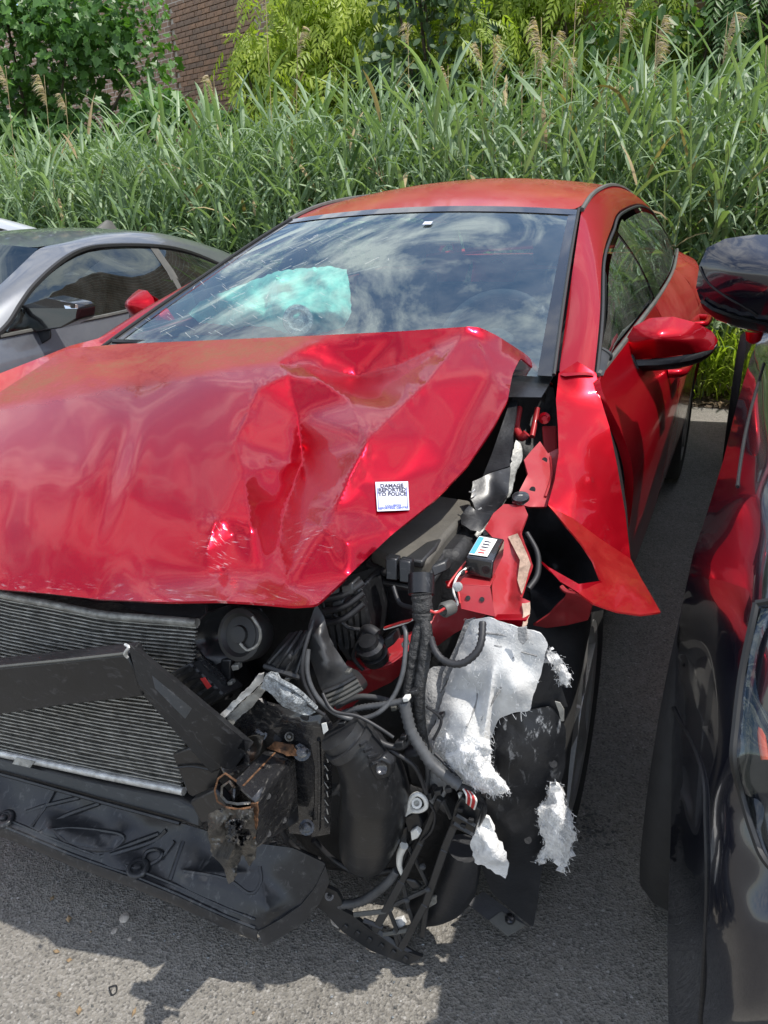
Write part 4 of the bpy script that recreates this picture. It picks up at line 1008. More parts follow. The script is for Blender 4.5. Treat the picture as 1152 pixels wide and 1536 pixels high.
# undertray
tr_ = Relief([(-110, 1130, 'z', .285), (0, 1157, 'z', .27), (150, 1200, 'z', .265), (290, 1240, 'z', .26), (360, 1262, 'z', .27), (440, 1272, 'z', .28), (490, 1296, 'z', .26), (474, 1330, 'z', .21), (452, 1357, 'z', .17), (387, 1398, 'z', .15), (330, 1374, 'z', .17), (267, 1345, 'z', .185), (200, 1318, 'z', .19), (112, 1287, 'z', .20), (25, 1251, 'z', .20), (0, 1242, 'z', .20), (-110, 1195, 'z', .21)],
   [(75, 1246, 'z', .222), (183, 1254, 'z', .232), (154, 1273, 'z', .222), (110, 1262, 'z', .222), (275, 1308, 'z', .216), (392, 1308, 'z', .235), (375, 1344, 'z', .205), (300, 1322, 'z', .212), (230, 1240, 'z', .235), (60, 1205, 'z', .235), (240, 1300, 'z', .195), (210, 1270, 'z', .205), (20, 1215, 'z', .21), (400, 1370, 'z', .19), (340, 1290, 'z', .22), (130, 1225, 'z', .225)],
   [(17, 18, 19, 20, 17), (21, 22, 23, 24, 21), (30, 9), (22, 30)], sp=9, sm=3, amp=.004, freq=10, seed=4)
tro = tr_.build('undertray', M['tray'], car, .004, subd=1, label='black plastic undertray with moulded pads and bolt bosses')
edge = [(-110, 1195), (0, 1241), (25, 1250), (112, 1286), (200, 1317), (267, 1344), (330, 1373), (387, 1397)]
for k_, (dy, r_) in enumerate(((-3, .004), (-15, .0032))):
    MB().tube([tr_.at(x, y + dy, 0) for x, y in edge[:-1]] + [tr_.at(383, 1394 + dy, 0)], r_, 6).build('rim_bead', M['tray'], tro)
lp = MB(); lp.grid([[tr_.at(x, y - 2, .002) + Vector((0, 0, dz)) + Vector((0, dx_, 0)) for dz, dx_ in ((0, -.002), (-.012, -.006), (-.024, -.004))] for x, y in edge])
solid(lp.build('front_lip', M['tray'], tro), .004)
lp = MB(); lp.grid([[tr_.at(x, y, .002) + Vector((.002 * k, 0, dz)) for k, dz in ((0, 0), (2, -.02), (3, -.038))] for x, y in ((387, 1396), (420, 1378), (451, 1357), (473, 1330), (488, 1298))])
solid(lp.build('side_lip', M['tray'], tro), .004)
for bx, by in ((6, 1228), (207, 1302)):
    c = tr_.at(bx, by, .002); MB().lathe(c, Vector((0, -.15, 1)), [(-.004, .024), (.003, .023), (.005, .020), (.004, .014), (.001, .013), (.001, .008), (.006, .007), (.007, .003)], 20).build('bolt_boss', M['tray'], tro)
for sx in ([(78, 1244), (120, 1242), (183, 1252), (176, 1270), (150, 1276), (104, 1266), (78, 1244)], [(276, 1306), (340, 1318), (376, 1340), (392, 1322), (390, 1300)]):
    MB().tube([tr_.at(x, y, -.0015) for x, y in sx], .004, 6).build('pad_bead', M['tray'], tro)
for a in ([(85, 1180), (68, 1212), (48, 1240)], [(150, 1205), (95, 1225), (60, 1250)], [(238, 1250), (190, 1268), (150, 1285)], [(262, 1262), (245, 1285), (225, 1298)], [(275, 1262), (262, 1300), (255, 1320)], [(0, 1188), (-30, 1200)], [(120, 1196), (70, 1208), (40, 1218)], [(250, 1245), (228, 1262), (165, 1282)]):
    MB().tube([tr_.at(x, y, -.001) for x, y in a], .005, 6).build('rib', M['tray'], tro)
slot = Relief([(213, 1284, -.535), (232, 1272, -.53), (243, 1276, -.53), (243, 1286, -.535), (225, 1295, -.54)], [], sp=4, sm=0)
MB().tube([tr_.at(*a, .004) for a in ((215, 1290), (220, 1278), (234, 1274), (243, 1280), (240, 1288))], .004, 6).build('slot_rim', M['tray'], tro)
# lower radiator support
slab('radiator_support', [(-110, 1112, -.50), (0, 1136, -.50), (130, 1168, -.50), (268, 1196, -.50), (300, 1214, -.51), (302, 1244, -.52), (270, 1234, -.52), (130, 1196, -.52), (0, 1160, -.52), (-110, 1132, -.52)], Vector((0, .07, .01)), 'blackp', b=.006)
MB().tube([p(x, y, -.528) for x, y in ((-110, 1134), (0, 1161), (130, 1197), (270, 1235))], .004, 6).build('support_flange', M['blackp'], car)
slab('pale_patch', [(24, 1136, -.508), (52, 1142, -.508), (45, 1152, -.515), (18, 1146, -.515)], BK * .001, 'alud', b=.0004)  # small pale slab on the support bar
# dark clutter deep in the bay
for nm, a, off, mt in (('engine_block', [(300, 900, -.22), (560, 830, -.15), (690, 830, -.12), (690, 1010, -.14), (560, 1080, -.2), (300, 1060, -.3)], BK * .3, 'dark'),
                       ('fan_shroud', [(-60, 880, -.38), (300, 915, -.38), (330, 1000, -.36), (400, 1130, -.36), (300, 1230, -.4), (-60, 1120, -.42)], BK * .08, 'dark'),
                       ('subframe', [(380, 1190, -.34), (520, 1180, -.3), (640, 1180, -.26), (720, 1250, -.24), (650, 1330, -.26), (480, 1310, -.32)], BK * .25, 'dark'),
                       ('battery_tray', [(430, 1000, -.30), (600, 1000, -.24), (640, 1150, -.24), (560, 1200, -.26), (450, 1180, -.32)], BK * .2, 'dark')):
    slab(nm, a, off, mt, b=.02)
# horn in its bracket
Relief([(288, 962, -.47), (292, 938, -.47), (312, 920, -.46), (345, 910, -.45), (390, 914, -.43), (402, 935, -.42), (398, 965, -.42), (378, 978, -.44), (350, 985, -.46), (322, 998, -.475), (305, 984, -.475)], [(345, 950, -.42)], [], sp=6, sm=2, amp=.006, freq=30).build('horn_bracket', M['blackp'], car, .004)
hc = p(362, 952, -.475); ha = Vector((-.05, -.9, .45)).normalized()
ho = MB().lathe(hc, ha, [(-.05, .03), (-.03, .042), (0, .045), (.006, .043), (.008, .036), (.002, .030), (.004, .016), (.009, .014), (.010, .004)], 28).build('horn', M['seal'], car)
MB().tube([p(378, 925, -.49), p(390, 945, -.49), p(388, 965, -.49), p(372, 975, -.49), p(360, 965, -.49)], .0025, 6).build('horn_spring', M['alud'], ho)
Relief([(288, 964, -.478), (304, 985, -.482), (320, 1000, -.482), (340, 1022, -.48), (336, 1030, -.48), (312, 1006, -.484), (292, 985, -.482), (284, 965, -.478)], [], sp=5, sm=0).build('bracket_edge', M['blackm'], car, .004)
cb = slab('sensor_block', [(253, 1010, -.51), (284, 994, -.50), (335, 1043, -.495), (310, 1062, -.505)], Vector((.01, .05, -.01)), 'greyp', b=.004)
for u in (.15, .32, .5, .68, .85):
    a = p(253 + 57 * u, 1010 + 52 * u, -.512); b = p(284 + 51 * u, 994 + 49 * u, -.502); MB().bar(a, b, .006, .008).build('block_rib', M['blackp'], cb)
slab('red_label', [(300, 1018, -.516), (307, 1016, -.516), (317, 1030, -.516), (311, 1034, -.516)], BK * .001, 'redw', cb, b=.0003)
slab('hanging_stem', [(330, 990, -.47), (346, 990, -.47), (344, 1050, -.475), (336, 1052, -.475)], BK * .012, 'blackp')
# air box cover and intake snorkel
ac = Relief([(396, 999, -.475), (416, 970, -.45), (434, 949, -.43), (469, 944, -.42), (458, 968, -.44), (452, 992, -.455), (450, 1018, -.47), (425, 1010, -.475)], [(435, 985, -.485)], [(8, 2)], sp=6, sm=2)
aco = ac.build('air_guide', M['greyp'], car, .006)
for a, b in (((404, 995), (446, 948)), ((416, 1000), (452, 947)), ((430, 1006), (460, 947)), ((444, 1010), (466, 948))):
    MB().tube([ac.at(*a, .004), ac.at((a[0] + b[0]) / 2, (a[1] + b[1]) / 2, .006), ac.at(*b, .004)], .003, 6).build('guide_rib', M['greyp'], aco)
MB().tube([ac.at(397, 999, .004), ac.at(424, 1008, .006), ac.at(450, 1016, .004)], .005, 6).build('guide_flange', M['greyp'], aco)
sk = Relief([(474, 905, -.40), (486, 925, -.405), (496, 962, -.41), (520, 998, -.42), (546, 1034, -.43), (520, 1050, -.44), (495, 1062, -.45), (480, 1030, -.45), (464, 985, -.44), (462, 940, -.42)], [(490, 1000, -.455), (478, 950, -.435)], [(10, 11)], sp=7, sm=3)
sko = sk.build('air_duct_panel', M['greyp'], car, .03)
for k in range(4): MB().tube([sk.at(493 - 3 * k + 1, 1058 - 6.5 * k, .004), sk.at(518 - 2 * k, 1047 - 6.5 * k, .006), sk.at(543 - 3 * k, 1033 - 6 * k, .004)], .0035, 6).build('duct_ridge', M['gtrim'] if k < 3 else M['greyp'], sko)
# engine ancillaries under the bonnet edge
eb = slab('ribbed_cover', [(480, 900, -.34), (540, 880, -.30), (556, 930, -.30), (548, 985, -.31), (522, 995, -.33), (492, 950, -.35)], BK * .1, 'blackp', b=.006)
for k in range(6):
    MB().bar(p(492 + 10 * k, 912 - 4 * k, -.348 + .008 * k), p(503 + 9 * k, 975 - 2 * k, -.35 + .008 * k), .007, .012).build('cover_rib', M['blackp'], eb)
for k in range(3): MB().tube([p(482, 935 - 18 * k, -.36), p(515, 928 - 18 * k, -.36), p(545, 905 - 16 * k, -.34)], .006, 7).build('coolant_hose', M['wire'], car)
for bx, by in ((500, 890), (520, 884), (506, 908)): slab('plug_block', [(bx - 9, by - 6, -.36), (bx + 9, by - 10, -.355), (bx + 10, by + 8, -.36), (bx - 8, by + 12, -.365)], BK * .03, 'greyp', eb)
MB().lathe(p(557, 972, -.335), Vector((-.1, -.4, .9)), [(-.03, .024), (-.012, .026), (-.010, .020), (-.002, .020), (0, .026), (.010, .026), (.013, .018), (.022, .016), (.024, .006)], 20).build('rubber_mount', M['blackp'], car)
slab('sensor_plug', [(572, 962, -.32), (588, 952, -.31), (592, 966, -.31), (578, 976, -.32)], BK * .03, 'greyp')
wire([(540, 955, -.31), (552, 944, -.32), (566, 952, -.325)], .010, 'wire', 'coolant_hose')
# red front rail
rl = Relief([(500, 1066, -.33), (516, 1000, -.31), (521, 990, -.30), (555, 976, -.28), (595, 956, -.255), (625, 944, -.23), (650, 925, -.2), (684, 902, -.17), (745, 912, -.16), (714, 933, -.17), (682, 950, -.19), (652, 972, -.21), (618, 998, -.24), (586, 1024, -.27), (546, 1043, -.30), (530, 1058, -.31), (516, 1088, -.33)],
   [(529, 1008, -.335), (586, 995, -.30), (612, 975, -.275), (640, 950, -.235)], [(2, 17, 18, 19, 20)], sp=7, sm=2, amp=.002, freq=20)
rlo = rl.build('front_rail', M['red_inner'], car, .02)
c = rl.at(571, 989, .001); MB().lathe(c, (CC - c).normalized(), [(-.002, .005), (.002, .005)], 10).build('rail_hole', M['dark'], rlo)
MB().tube([rl.at(529, 1008, .003), rl.at(560, 1002, .003), rl.at(586, 995, .003), rl.at(612, 976, .003)], .0022, 6).build('rail_flange', M['red_inner'], rlo)
# crush can, mounting plate and torn end
mp_ = Relief([(396, 1100, -.475), (412, 1090, -.475), (434, 1086, -.475), (452, 1094, -.475), (466, 1116, -.475), (471, 1150, -.472), (471, 1205, -.468), (466, 1253, -.466), (434, 1250, -.466), (424, 1200, -.468), (405, 1140, -.472)], [], sp=8, sm=1, amp=.002, freq=20)
mpo = mp_.build('mounting_plate', M['blackm'], car, .006)
fg = Relief([(466, 1117, -.476), (478, 1090, -.47), (492, 1088, -.46), (498, 1108, -.455), (498, 1180, -.45), (495, 1251, -.45), (467, 1256, -.466), (472, 1205, -.468), (472, 1150, -.472)], [(484, 1110, -.468), (484, 1240, -.462)], [(9, 10)], sp=6, sm=2, amp=.003, freq=25)
fgo = fg.build('plate_flange', M['blackm'], car, .006)
MB().tube([fg.at(478, 1110, .003), fg.at(480, 1170, .003), fg.at(478, 1244, .003)], .0035, 6).build('flange_bead', M['blackm'], fgo)
for k in range(9): MB().bar(fg.at(487 + (k % 2) * 3, 1122 + 13 * k, .002), fg.at(492, 1130 + 13 * k, .002), .0016, .002).build('scratch', M['alu'], fgo)
for bx, by, r_, mt in ((389, 1100, .011, 'blackm'), (453, 1128, .012, 'blackm'), (460, 1241, .011, 'blackm'), (434, 1105, .0065, 'gunm')): bolt(mpo, bx, by, -.482, r_, m=mt)
c = mp_.at(417, 1107, .0015); MB().lathe(c, (CC - c).normalized(), [(-.002, .008), (.002, .008)], 12).build('plate_hole', M['dark'], mpo)
cc = MB()
E0 = [p(404, 1122, -.485), p(441, 1137, -.485), p(447, 1234, -.485), p(405, 1222, -.485)]
E1 = [p(352, 1174, -.60), p(382, 1203, -.615), p(383, 1274, -.615), p(348, 1242, -.60)]
cc.grid([[E0[0].lerp(E1[0], u), E0[0].lerp(E1[0], u).lerp(E0[1].lerp(E1[1], u), .5) + Vector((0, -.004, .006)), E0[1].lerp(E1[1], u), E0[1].lerp(E1[1], u).lerp(E0[2].lerp(E1[2], u), .5), E0[2].lerp(E1[2], u), E0[3].lerp(E1[3], u), E0[0].lerp(E1[0], u)] for u in (0, .2, .45, .7, 1)])
co = cc.build('crush_can', M['blackm'], car, label='black steel crush can end torn open with rusty edges'); autosm(co, 35); bev(co, .007, 3); solid(co, .004)
MB().tube([E0[0].lerp(E0[1], .4).lerp(E1[0].lerp(E1[1], .4), u) + Vector((0, -.003, .006)) for u in (.05, .5, .95)], .0022, 6).build('weld_seam', M['rust'], co)
for u, v in ((.35, .8), (.7, .15), (.72, .85)):
    c = (E0[1].lerp(E1[1], u)).lerp(E0[2].lerp(E1[2], u), v); MB().lathe(c, (CC - c).normalized(), [(-.002, .0055), (.0035, .0055)], 10).build('can_hole', M['dark'], co)
Relief([(400, 1122, -.49), (412, 1112, -.49), (440, 1118, -.492), (448, 1134, -.492), (430, 1134, -.498), (412, 1126, -.498)], [], sp=5, sm=1, rag=1.5, amp=.003, freq=40).build('rust_patch', M['rust'], co, .002)
cur = MB(); cur.grid([[p(x, y, -.60 - .02 * k) for k in (0, .5, 1)] for x, y in ((355, 1172), (338, 1160), (327, 1168), (322, 1186), (326, 1202), (340, 1211), (358, 1214), (380, 1210))])
solid(cur.build('torn_curl', M['rust'], co), .003)
cur = MB(); cur.grid([[p(x, y, -.595 - .02 * k) for k in (0, .5, 1)] for x, y in ((352, 1182), (344, 1172), (333, 1180), (332, 1194), (340, 1203), (356, 1206), (376, 1204))])
solid(cur.build('torn_lining', M['gunm'], co), .004)
te = Relief([(312, 1222, -.60), (330, 1212, -.61), (352, 1215, -.625), (380, 1213, -.63), (384, 1250, -.63), (383, 1288, -.62), (374, 1300, -.62), (364, 1282, -.63), (356, 1298, -.63), (350, 1322, -.635), (343, 1326, -.635), (334, 1300, -.62), (318, 1284, -.60), (312, 1255, -.60)], [(345, 1250, -.59), (365, 1240, -.66), (330, 1240, -.63), (342, 1290, -.66)], [(14, 16), (15, 17)], sp=4, sm=1, rag=1.2, amp=.016, freq=40, seed=3)
te.build('torn_metal', M['gunm'], co, .003, False, label='shredded steel flap hanging from the torn crush can')
Relief([(338, 1236, -.64), (352, 1228, -.65), (372, 1236, -.65), (378, 1256, -.65), (362, 1272, -.65), (342, 1264, -.645)], [(356, 1250, -.67)], sp=3, sm=0, rag=2, amp=.03, freq=90, seed=6).build('crumpled_foil', M['gloss'], co, .003, False)
Relief([(376, 1206, -.625), (386, 1204, -.625), (386, 1240, -.625), (380, 1268, -.625), (376, 1240, -.63)], [], sp=4, sm=0, rag=1.5, amp=.004, freq=50).build('rusted_corner', M['rust'], co, .003)
# upper torn brackets
Relief([(364, 1042, -.50), (372, 1038, -.50), (397, 1056, -.50), (426, 1062, -.49), (468, 1074, -.48), (488, 1070, -.47), (499, 1085, -.46), (498, 1116, -.46), (478, 1104, -.475), (466, 1118, -.478), (450, 1095, -.48), (434, 1088, -.48), (410, 1092, -.48), (380, 1108, -.49), (362, 1106, -.50), (345, 1086, -.51)], [(430, 1078, -.495), (380, 1075, -.48), (480, 1088, -.48)], [(17, 16, 18)], sp=6, sm=2, amp=.006, freq=24, seed=7).build('upper_bracket', M['blackm'], car, .006)
Relief([(365, 1109, -.515), (380, 1104, -.515), (397, 1104, -.51), (390, 1122, -.52), (384, 1136, -.525), (372, 1147, -.53), (368, 1130, -.52)], [(381, 1120, -.505)], sp=4, sm=1, amp=.004, freq=40).build('bright_gusset', M['gunm'], car, .003)
Relief([(332, 1152, -.56), (352, 1128, -.55), (366, 1108, -.545), (368, 1128, -.54), (374, 1148, -.545), (356, 1156, -.56), (340, 1162, -.565)], [(352, 1144, -.53)], sp=5, sm=1).build('arm_end', M['gloss'], car, .004)
st_ = Relief([(322, 1079, -.53), (336, 1066, -.525), (356, 1047, -.52), (376, 1028, -.515), (388, 1012, -.51), (396, 1010, -.505), (395, 1022, -.505), (380, 1036, -.512), (360, 1054, -.52), (340, 1074, -.53), (332, 1083, -.535)], [], sp=4, sm=0, rag=1.0, amp=.004, freq=50, seed=3)
st_.build('torn_strip', M['alu'], car, .003, label='jagged bright aluminium strip torn from the headlight mount')
Relief([(340, 1076, -.525), (362, 1054, -.515), (384, 1036, -.508), (396, 1022, -.50), (398, 1036, -.50), (382, 1056, -.505), (360, 1076, -.515), (346, 1090, -.525)], [], sp=5, sm=1, rag=1.2, amp=.004, freq=40, seed=5).build('torn_strip', M['alud'], car, .003)
ln = Relief([(391, 1031, -.52), (396, 1016, -.52), (404, 1008, -.515), (414, 1011, -.515), (420, 1020, -.515), (440, 1030, -.51), (456, 1040, -.505), (468, 1054, -.495), (478, 1066, -.49), (464, 1073, -.505), (448, 1070, -.515), (424, 1060, -.52), (408, 1042, -.525)], [(430, 1045, -.53), (445, 1056, -.525)], [(13, 14)], sp=4, sm=1, rag=.7, amp=.004, freq=60, seed=2)
lno = ln.build('lens_fragment', M['clear'], car, .006, label='clear cracked piece of the broken headlight')
MB().tube([ln.at(404, 1012, .004), ln.at(422, 1022, .005), ln.at(446, 1036, .005), ln.at(474, 1062, .004)], .004, 6).build('lens_edge', M['clear'], lno)
slab('lens_clip', [(430, 1050, -.54), (438, 1043, -.54), (442, 1050, -.54), (434, 1057, -.54)], BK * .006, 'clear', lno, b=.001)
slab('yellow_tag', [(482, 1086, -.487), (489, 1084, -.485), (492, 1096, -.485), (485, 1102, -.487)], BK * .002, 'white', b=.0005)
# fuse box
tp = [(555, 822), (580, 834), (634, 843), (644, 838), (655, 822), (672, 800), (700, 768), (707, 750), (655, 742), (610, 765)]
T_ = [p(x, y, 'z', .80) for x, y in tp]; cen = sum(T_, Vector()) / len(T_)
fx = MB().prism([v + (v - cen) * .04 - Vector((0, 0, .055)) for v in T_], Vector((0, 0, -.16))).build('fuse_box', M['blackp'], car); autosm(fx, 30); bev(fx, .006)
ld = MB(); ld.prism(T_, Vector((0, 0, -.035))); ld = ld.build('lid', mat('fuse_box_lid', (.075, .072, .064), .6, var=.2, vscale=20, bump=.1, bscale=200, dust=.5, dustcol=(.17, .15, .12)), fx); autosm(ld, 30); bev(ld, .009, 3)
for dz, sc, r_ in ((-.033, .03, .007), (-.052, .05, .006)):
    MB().tube([v + (v - cen) * sc + Vector((0, 0, dz)) for v in T_ + [T_[0]]], r_, 8, smooth=False).build('lid_rim', M['greyp'], fx)
st2 = [(634, 843), (652, 823), (640, 806), (620, 832)]
slab('lid_step', [(604, 838, 'z', .803), (634, 842, 'z', .803), (654, 820, 'z', .803), (662, 806, 'z', .803), (640, 812, 'z', .803)], Vector((0, 0, -.015)), 'greyp', fx, b=.004)
cp = p(596, 846, 'z', .765)
for bx, by in ((586, 848), (606, 852)): slab('lid_clip', [(bx - 9, by - 12, -.265), (bx + 9, by - 9, -.262), (bx + 10, by + 24, -.275), (bx - 8, by + 22, -.278)], BK * .02, 'blackp', fx, b=.003)
slab('lid_latch', [(646, 850, -.245), (668, 842, -.225), (672, 856, -.23), (650, 866, -.25)], BK * .02, 'greyp', fx, b=.003)
MB().tube([p(632, 862, -.30), p(632, 892, -.32)], .022, 14, smooth=False).build('loom_boot', M['blackp'], fx)
# scuttle seal, apron and tower
sl_ = Relief([(709, 722, .06), (735, 710, .10), (766, 700, .14), (763, 738, .07), (745, 765, .02), (720, 798, -.03), (706, 795, -.035), (692, 786, -.03), (690, 774, -.01), (704, 758, .01), (714, 766, .01), (706, 748, .03)], [(735, 745, .06)], sp=6, sm=1, rag=.8)
sl_.build('torn_seal_panel', M['blackp'], car, .006)
Relief([(724, 715, .12), (738, 680, .2), (765, 602, .36), (776, 600, .36), (770, 650, .27), (767, 698, .16), (736, 708, .13)], [], sp=8, sm=1).build('hinge_panel', M['liner'], car, .01)
se = Relief([(774, 660, .22), (780, 664, .22), (784, 682, .19), (778, 700, .155), (772, 716, .12), (766, 740, .075), (750, 766, .03), (734, 788, -.01), (716, 806, -.04), (712, 802, -.04), (728, 780, .0), (744, 756, .04), (758, 734, .085), (764, 708, .135), (768, 684, .18)], [], sp=4, sm=0, rag=1.6, amp=.003, freq=60, seed=4)
se.build('torn_edge_strip', M['alud'], car, .003)
for a, b in (((706, 748), (714, 740)), ((712, 764), (722, 762)), ((716, 770), (724, 764)), ((704, 738), (712, 734))): MB().tube([p(*a, .02), p((a[0] + b[0]) / 2, (a[1] + b[1]) / 2 + 2, .015), p(*b, .02)], .0018, 5).build('torn_clip', M['alu'], car)
ap = Relief([(810, 662, .27), (822, 680, .25), (838, 672, .27), (840, 712, .19), (832, 740, .12), (820, 760, .07), (794, 760, .05), (768, 754, .05), (778, 738, .08), (792, 711, .13), (786, 690, .18), (797, 676, .22)], [(815, 710, .165), (806, 740, .095)], [(1, 12, 13, 6)], sp=6, sm=2)
apo = ap.build('apron_rail', M['red_inner'], car, .004)
MB().tube([ap.at(826, 685, .003), ap.at(828, 712, .003), ap.at(818, 745, .003)], .003, 6).build('apron_bead', M['red_inner'], apo)
for bx, by in ((817, 690), (799, 734)): c = ap.at(bx, by, .001); MB().lathe(c, (CC - c).normalized(), [(-.002, .006), (.002, .006)], 10).build('apron_hole', M['dark'], apo)
bolt(apo, 781, 748, .045, .011); MB().lathe(p(781, 748, .042), Vector((0, -.3, 1)), [(0, .018), (.006, .017), (.008, .010)], 14).build('washer', M['blackm'], apo)
lr = Relief([(727, 793, -.04), (740, 770, -.0), (756, 756, .03), (786, 758, .03), (792, 772, .01), (780, 800, -.05), (798, 846, -.13), (780, 895, -.24), (795, 902, -.24), (791, 930, -.29), (741, 930, -.29), (738, 880, -.22), (745, 835, -.12), (738, 805, -.065)], [(766, 800, -.04), (768, 850, -.12), (762, 900, -.22), (775, 780, -.005)], [(14, 15, 16)], sp=6, sm=2, amp=.002, freq=25)
lro = lr.build('apron_rail', M['red_inner'], car, .005)
slab('rail_end', [(740, 929, -.295), (791, 929, -.295), (783, 942, -.295), (742, 942, -.295)], BK * .02, 'red', lro, b=.002)
Relief([(783, 905, -.255), (795, 903, -.25), (795, 920, -.275), (790, 938, -.30), (783, 942, -.305), (785, 922, -.285)], [], sp=4, sm=0, rag=1).build('chipped_filler', M['primer'], lro, .003)
Relief([(762, 805, -.055), (776, 800, -.055), (790, 830, -.105), (796, 846, -.135), (790, 866, -.18), (782, 890, -.235), (776, 870, -.18), (780, 840, -.12)], [], sp=5, sm=1).build('scraped_flange', M['primer'], lro, .002)
fpb = Relief([(686, 877, -.27), (735, 880, -.26), (743, 925, -.285), (692, 913, -.295)], [], sp=8, sm=0)
fpo = fpb.build('headlight_bracket', M['red_inner'], car, .004)
slab('bracket_top', [(686, 876, -.27), (735, 879, -.26), (744, 862, -.21), (722, 842, -.17), (682, 862, -.235)], Vector((0, 0, -.004)), 'red_inner', fpo, b=.001)
for bx, by in ((702, 897), (723, 899)): c = fpb.at(bx, by, .001); MB().lathe(c, (CC - c).normalized(), [(-.001, .0042), (.002, .0042)], 10).build('bracket_hole', M['dark'], fpo)
# small black module with a printed label
tq = [p(699, 834, 'z', .835), p(718, 801, 'z', .835), p(757, 808, 'z', .835), p(740, 842, 'z', .835)]
mo = MB().prism(tq, Vector((0, -.006, -.032))).build('control_module', M['gloss'], car, label='small black control module with white and blue label'); autosm(mo, 30); bev(mo, .003)
lab = [p(703, 831, 'z', .8365), p(719, 804, 'z', .8365), p(746, 809, 'z', .8365), p(731, 835, 'z', .8365)]
bl = lambda u, v: lab[0].lerp(lab[1], 1 - v).lerp(lab[3].lerp(lab[2], 1 - v), u)
MB().grid([[bl(u / 4, v / 4) for u in range(5)] for v in range(5)]).build('printed_label', M['white'], mo, False)
up1 = Vector((0, 0, .0006))
MB().grid([[bl(u, v) + up1 for u in (.02, .3)] for v in (.05, .95)]).build('blue_stripe', M['blue'], mo, False)
for v in (.2, .36, .52, .68, .82): MB().grid([[bl(u, v + d) + up1 for u in (.42, .62 + .25 * rng.random())] for d in (0, .06)]).build('printed_line', M['redw'] if v > .6 else M['ink'], mo, False)
# hinge pocket between bonnet and fender
Relief([(768, 590, .42), (785, 560, .5), (830, 582, .5), (838, 620, .46), (838, 672, .36), (812, 690, .33), (782, 692, .33), (764, 650, .36)], [(800, 625, .46)], sp=8, sm=1).build('hinge_pocket', M['dark'], car, .006)  # dark instead of red: the pocket's shade is put into the colour
MB().tube([p(798, 655, .36), p(803, 630, .40), p(806, 612, .42)], .007, 7).build('hinge_arm', M['red_inner'], car)
MB().tube([p(778, 612, .40), p(774, 640, .36), p(782, 656, .33), p(790, 650, .33)], .010, 8).build('hinge_arm', M['red_inner'], car)
MB().lathe(p(817, 628, .40), Vector((.1, -.9, .4)), [(0, .014), (.008, .014), (.010, .007), (.004, .006)], 14).build('hinge_boss', M['red'], car)
slab('cowl_end', [(788, 578, .50), (818, 582, .50), (816, 598, .48), (786, 598, .48)], BK * .02, 'gtrim')
slab('hinge_plate', [(812, 640, .38), (834, 640, .40), (836, 690, .32), (826, 684, .31), (816, 690, .30)], BK * .01, 'red_inner')
# lower red panel behind the flap
Relief([(800, 938, -.16), (824, 922, -.16), (845, 900, -.17), (852, 884, -.18), (876, 890, -.20), (890, 900, -.20), (882, 930, -.16), (850, 938, -.14), (820, 942, -.15)], [(850, 912, -.15)], sp=6, sm=1, amp=.004, freq=25).build('inner_fender', M['red_inner'], car, .004)
MB().tube([p(842, 880, -.17), p(852, 888, -.18), p(880, 893, -.20)], .004, 6).build('fender_stay', M['red_inner'], car)
wire([(790, 800, .0), (806, 830, -.03), (806, 862, -.08), (792, 884, -.12)], .006, 'wire', 'cable')
# intake elbow
du = MB(); path = [p(512, 1098, -.475), p(532, 1118, -.468), p(552, 1146, -.458), p(562, 1182, -.445), p(560, 1216, -.43), p(554, 1250, -.412), p(548, 1276, -.395)]
du.tube(path, lambda u: .035 + .024 * min(1, u * 2.0) - .010 * max(0, u - .75) * 4, 28)
duo = du.build('intake_elbow', M['blackp'], car, label='black ribbed air intake elbow hanging loose')
for u0 in (0, 1):
    a = path[0].lerp(path[1], .1 + .5 * u0); d = (path[1] - path[0]).normalized(); MB().lathe(a, d, [(-.007, .036), (-.007, .0395 + .006 * u0), (.007, .0395 + .006 * u0), (.007, .036)], 28).build('clamp_band', M['greyp'], duo)
slab('elbow_boss', [(552, 1150, -.505), (572, 1136, -.50), (588, 1146, -.495), (586, 1166, -.495), (564, 1172, -.50)], BK * .02, 'blackp', duo, b=.004)
MB().lathe(p(572, 1153, -.507), (CC - p(572, 1153, -.507)).normalized(), [(0, .010), (.004, .009), (.001, .005)], 12).build('boss_socket', M['blackm'], duo)
for k in range(4): MB().tube([p(540 + 6 * k, 1118 + 9 * k, -.51), p(550 + 8 * k, 1112 + 10 * k, -.495)], .003, 6).build('elbow_rib', M['blackp'], duo)
slab('washer_bottle', [(600, 1130, -.36), (640, 1125, -.34), (650, 1165, -.34), (640, 1190, -.35), (610, 1180, -.37)], BK * .08, 'greyp', b=.01)
# scuffed cylinder low behind the dangling bracket
lc = MB(); lc.tube([p(696, 1272, -.34), p(688, 1305, -.335), p(675, 1335, -.33), p(655, 1356, -.33), p(630, 1368, -.33)], lambda u: .030 + .014 * math.sin(math.pi * min(1, u * 1.1)), 16); lc.build('fog_lamp_body', M['liner'], car)
slab('lamp_rim', [(634, 1352, -.375), (660, 1340, -.37), (666, 1350, -.37), (638, 1366, -.375)], BK * .01, 'alud')
